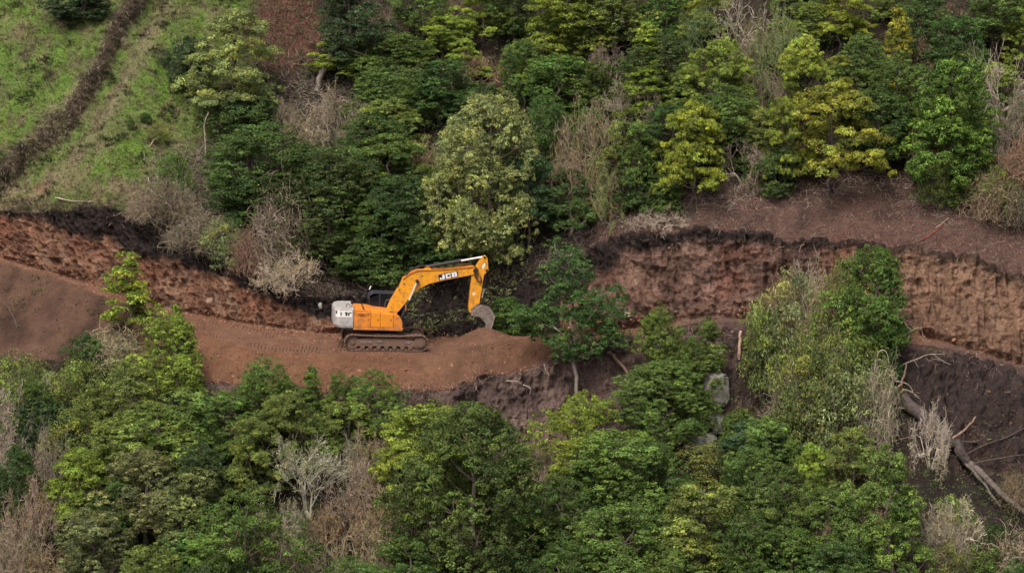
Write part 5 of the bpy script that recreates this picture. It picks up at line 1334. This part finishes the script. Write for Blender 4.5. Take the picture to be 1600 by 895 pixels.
timber('dead_snag', 'pale dead snag with crooked branches at the knoll edge', 'dead tree', [
    ('trunk', [on(1396, 592, -.1), at_y(1397, 570, y0), at_y(1401, 548, y0 + .1), at_y(1412, 530, y0), at_y(1424, 516, y0 - .1)], .11, .05, GRYW),
    ('branch', [at_y(1424, 516, y0 - .1), at_y(1414, 505, y0), at_y(1410, 496, y0)], .035, .012, PALE),
    ('branch', [at_y(1422, 518, y0 - .1), at_y(1436, 512, y0), at_y(1442, 522, y0 + .1), at_y(1443, 532, y0), at_y(1454, 533, y0)], .03, .01, PALE),
    ('branch', [at_y(1403, 545, y0), at_y(1416, 535, y0 - .2), at_y(1421, 524, y0 - .2)], .035, .012, PALE),
    ('branch', [at_y(1398, 580, y0), at_y(1412, 569, y0 - .2), at_y(1432, 561, y0 - .3), at_y(1456, 553, y0 - .3), at_y(1470, 562, y0 - .3), at_y(1486, 570, y0 - .3)], .05, .012, PALE),
    ('branch', [at_y(1456, 553, y0 - .3), at_y(1478, 553, y0 - .3)], .02, .01, PALE),
    ('branch', [at_y(1428, 562, y0 - .3), at_y(1436, 575, y0 - .4)], .02, .008, PALE)])
y1 = on(1405, 630)[1] - .2
timber('root_plate', 'brown twisted roots of the fallen trunk below the snag', 'roots', [
    ('root', [on(1390, 640, .1), at_y(1400, 622, y1), at_y(1413, 608, y1)], .10, .07, BRN),
    ('root', [at_y(1413, 608, y1), at_y(1424, 612, y1), at_y(1436, 622, y1)], .04, .015, PALE),
    ('root', [at_y(1396, 612, y1), at_y(1408, 600, y1), at_y(1414, 580, y1), at_y(1416, 568, y1)], .08, .03, BRN),
    ('root', [at_y(1398, 595, y1), at_y(1418, 600, y1), at_y(1430, 618, y1), at_y(1438, 622, y1)], .04, .012, PALE)])
y2 = on(1468, 705)[1]
timber('upright_dead_stem', 'pale upright dead stem with curved arm beside fallen trunk', 'dead tree', [
    ('trunk', [on(1462, 722, -.1), at_y(1460, 700, y2), at_y(1464, 682, y2)], .06, .045, PALE),
    ('branch', [at_y(1464, 682, y2), at_y(1468, 664, y2), at_y(1478, 652, y2), at_y(1477, 634, y2)], .04, .015, PALE),
    ('branch', [at_y(1463, 684, y2), at_y(1456, 664, y2), at_y(1447, 650, y2), at_y(1444, 630, y2)], .035, .012, PALE)])
y3 = on(1418, 700)[1]
timber('dead_sapling', 'thin grey dead stem left of the whitish bare shrub', 'dead tree', [('stem', [on(1416, 702, -.1), at_y(1421, 680, y3), at_y(1419, 658, y3)], .05, .03, GRYW)])
timber('leaning_log', 'brown log leaning down the bank right of the bent trunk', 'log', [('log', [on(953, 548, .12), on(968, 566, .14), on(986, 588, .1)], .10, .08, BRN)])
y4 = on(1156, 560)[1]
timber('broken_post', 'pale broken stump standing left of the overgrown knoll', 'stump', [('post', [at_y(1155, 562, y4), at_y(1156, 540, y4), at_y(1158, 517, y4)], .095, .07, (.50, .33, .25))])
timber('fallen_pole', 'thin dark pole lying right of the pale broken stump', 'log', [('pole', [on(1160, 547, .15), on(1176, 545, .15), on(1196, 544, .15)], .05, .04, BRN)])
timber('red_stick', 'bright orange-red stick with a pale tip on the bare slope', 'stick', [('stick', [on(1438, 378, .08), on(1456, 366, .12), on(1472, 354, .10)], .028, .022, (.34, .085, .055)), ('tip', [on(1460, 357, .16), on(1470, 355, .16), on(1482, 346, .2)], .03, .015, PALE)])
timber('pale_pole', 'pale straight pole lying at the lower pasture edge', 'pole', [('pole', [on(88, 312, .12, (5,)), on(118, 315, .12, (5,)), on(146, 318, .12, (5,))], .035, .03, (.42, .36, .28))])
y5 = on(497, 140)[1]
timber('leaning_dead_trunk', 'thick grey dead trunk leaning below the bluish dark tree', 'dead tree', [
    ('trunk', [on(496, 140, -.1), at_y(502, 118, y5), at_y(513, 94, y5), at_y(528, 68, y5)], .20, .13, (.26, .225, .20)),
    ('branch', [at_y(526, 72, y5), at_y(540, 76, y5 - .2), at_y(556, 82, y5 - .3), at_y(570, 88, y5 - .3), at_y(567, 104, y5 - .3)], .06, .03, (.30, .26, .23)),
    ('branch', [at_y(570, 88, y5 - .3), at_y(575, 70, y5 - .3), at_y(577, 56, y5 - .3)], .035, .015, (.30, .26, .23)),
    ('branch', [at_y(527, 70, y5), at_y(524, 52, y5)], .05, .02, (.30, .26, .23))])
timber('thin_stick', 'thin grey forked stick stuck in the spoil slope at far left', 'stick', [('stick', [on(28, 514, .02), on(20, 496, .2), on(9, 477, .3)], .03, .015, GRYW), ('fork', [on(20, 497, .2), on(26, 508, .25), on(32, 514, .1)], .025, .015, GRYW)])
y6 = on(322, 240)[1]
timber('dead_sapling', 'thin pale stem at forest edge below the tall cream-tipped tree', 'dead tree', [('stem', [on(320, 246, -.1), at_y(321, 220, y6), at_y(319, 196, y6), at_y(326, 176, y6)], .05, .03, PALE)])
for k, (c0, c1, r0, r1) in enumerate(((790, 812, 596, 604), (812, 826, 600, 616), (845, 856, 572, 588))):
    timber('exposed_root', ['pale root along the road-edge lip, leftmost of three', 'pale root on the road-edge lip, middle of three', 'pale root on the road-edge lip nearest the bent trunk'][k], 'root', [('root', [on(c0, r0, .1), on((c0 + c1) / 2 + 3, (r0 + r1) / 2 - 2, .14), on(c1, r1, .1)], .035, .018, PALE)], 'exposed roots on the road edge')

def stone_mat():
    m, nt, out, bs = new_mat('stone')
    oi = nd(nt, 'ObjectInfo'); f, h = noise_fac(nt, 2.5, 5, .55, 1.3); c = mixcol(nt, oi.outputs['Color'], f, 1.0)
    f2, _ = noise_fac(nt, 6.0, 4, 0, .7, frm=(.52, .68)); c = mixcol(nt, c, (.13, .14, .09, 1), f2, 'MIX')
    nt.links.new(c, bs.inputs['Base Color']); bs.inputs['Roughness'].default_value = .9; bs.inputs['Specular IOR Level'].default_value = .15
    bp = nd(nt, 'Bump'); bp.inputs['Distance'].default_value = .08; bp.inputs['Strength'].default_value = .7
    nt.links.new(h, bp.inputs['Height']); nt.links.new(bp.outputs[0], bs.inputs['Normal']); return m
M_STONE = stone_mat()
def boulder(c, r, w, h, label, col, seed, name='boulder', dep=1.0, fwd=0.0):
    P = on(c, r + h * .5); dpt = project(P)[2]; W = w * dpt / FPX / 2; H = h * dpt / FPX / 2
    ctr = P + np.array([0, -fwd, H * .45])
    rg = np.random.default_rng(seed)
    q = unit(rg, 40); q = np.sign(q) * np.abs(q) ** .75 * rg.uniform(.85, 1.05, (40, 1))
    bm = bmesh.new()
    for co in q: bm.verts.new(co)
    res = bmesh.ops.convex_hull(bm, input=bm.verts[:])
    bmesh.ops.delete(bm, geom=[v for v in bm.verts if not v.link_faces], context='VERTS')
    bmesh.ops.triangulate(bm, faces=bm.faces[:])
    bmesh.ops.bevel(bm, geom=bm.edges[:], offset=.07, segments=2, affect='EDGES')
    bmesh.ops.triangulate(bm, faces=bm.faces[:])
    for _ in range(2): bmesh.ops.subdivide_edges(bm, edges=[e for e in bm.edges if e.calc_length() > .18], cuts=1, use_grid_fill=True)
    v = np.array([q_.co[:] for q_ in bm.verts])
    v2 = (v * (1 + .06 * fbm(v, 1.6, 3, seed) + .03 * fbm(v, 5, 2, seed + 1))[:, None]) * np.array([W, W * dep, H])
    for q_, co in zip(bm.verts, v2): q_.co = co
    me = bpy.data.meshes.new(name); bm.to_mesh(me); bm.free(); me.materials.append(M_STONE)
    o = link(name, me, None, ctr); o.color = (*col, 1)
    return tag(o, label, 'boulder' if name == 'boulder' else 'stone')
boulder(1120, 590, 46, 66, 'tall pale grey boulder beside the broad green tree', (.21, .20, .18), 5, fwd=.3)
boulder(1092, 672, 62, 40, 'broad grey boulder low among the shrubs', (.14, .145, .125), 9, fwd=.3)
boulder(1122, 650, 40, 34, 'small dark grey boulder between the tall and the broad boulder', (.11, .115, .10), 12, fwd=.2)
boulder(500, 474, 7, 11, 'small white stone on the topsoil lip behind the excavator', (.38, .36, .33), 15, 'stone', fwd=.1)
boulder(485, 408, 14, 16, 'small grey stone under the forest left of the boom', (.34, .32, .30), 17, 'stone', fwd=.2)
boulder(983, 490, 12, 10, 'small pale stone at the foot of the right cut face', (.40, .33, .28), 18, 'stone', fwd=.1)
boulder(331, 466, 12, 14, 'small brown stone embedded in the left cut face', (.30, .20, .15), 19, 'stone', fwd=.15)
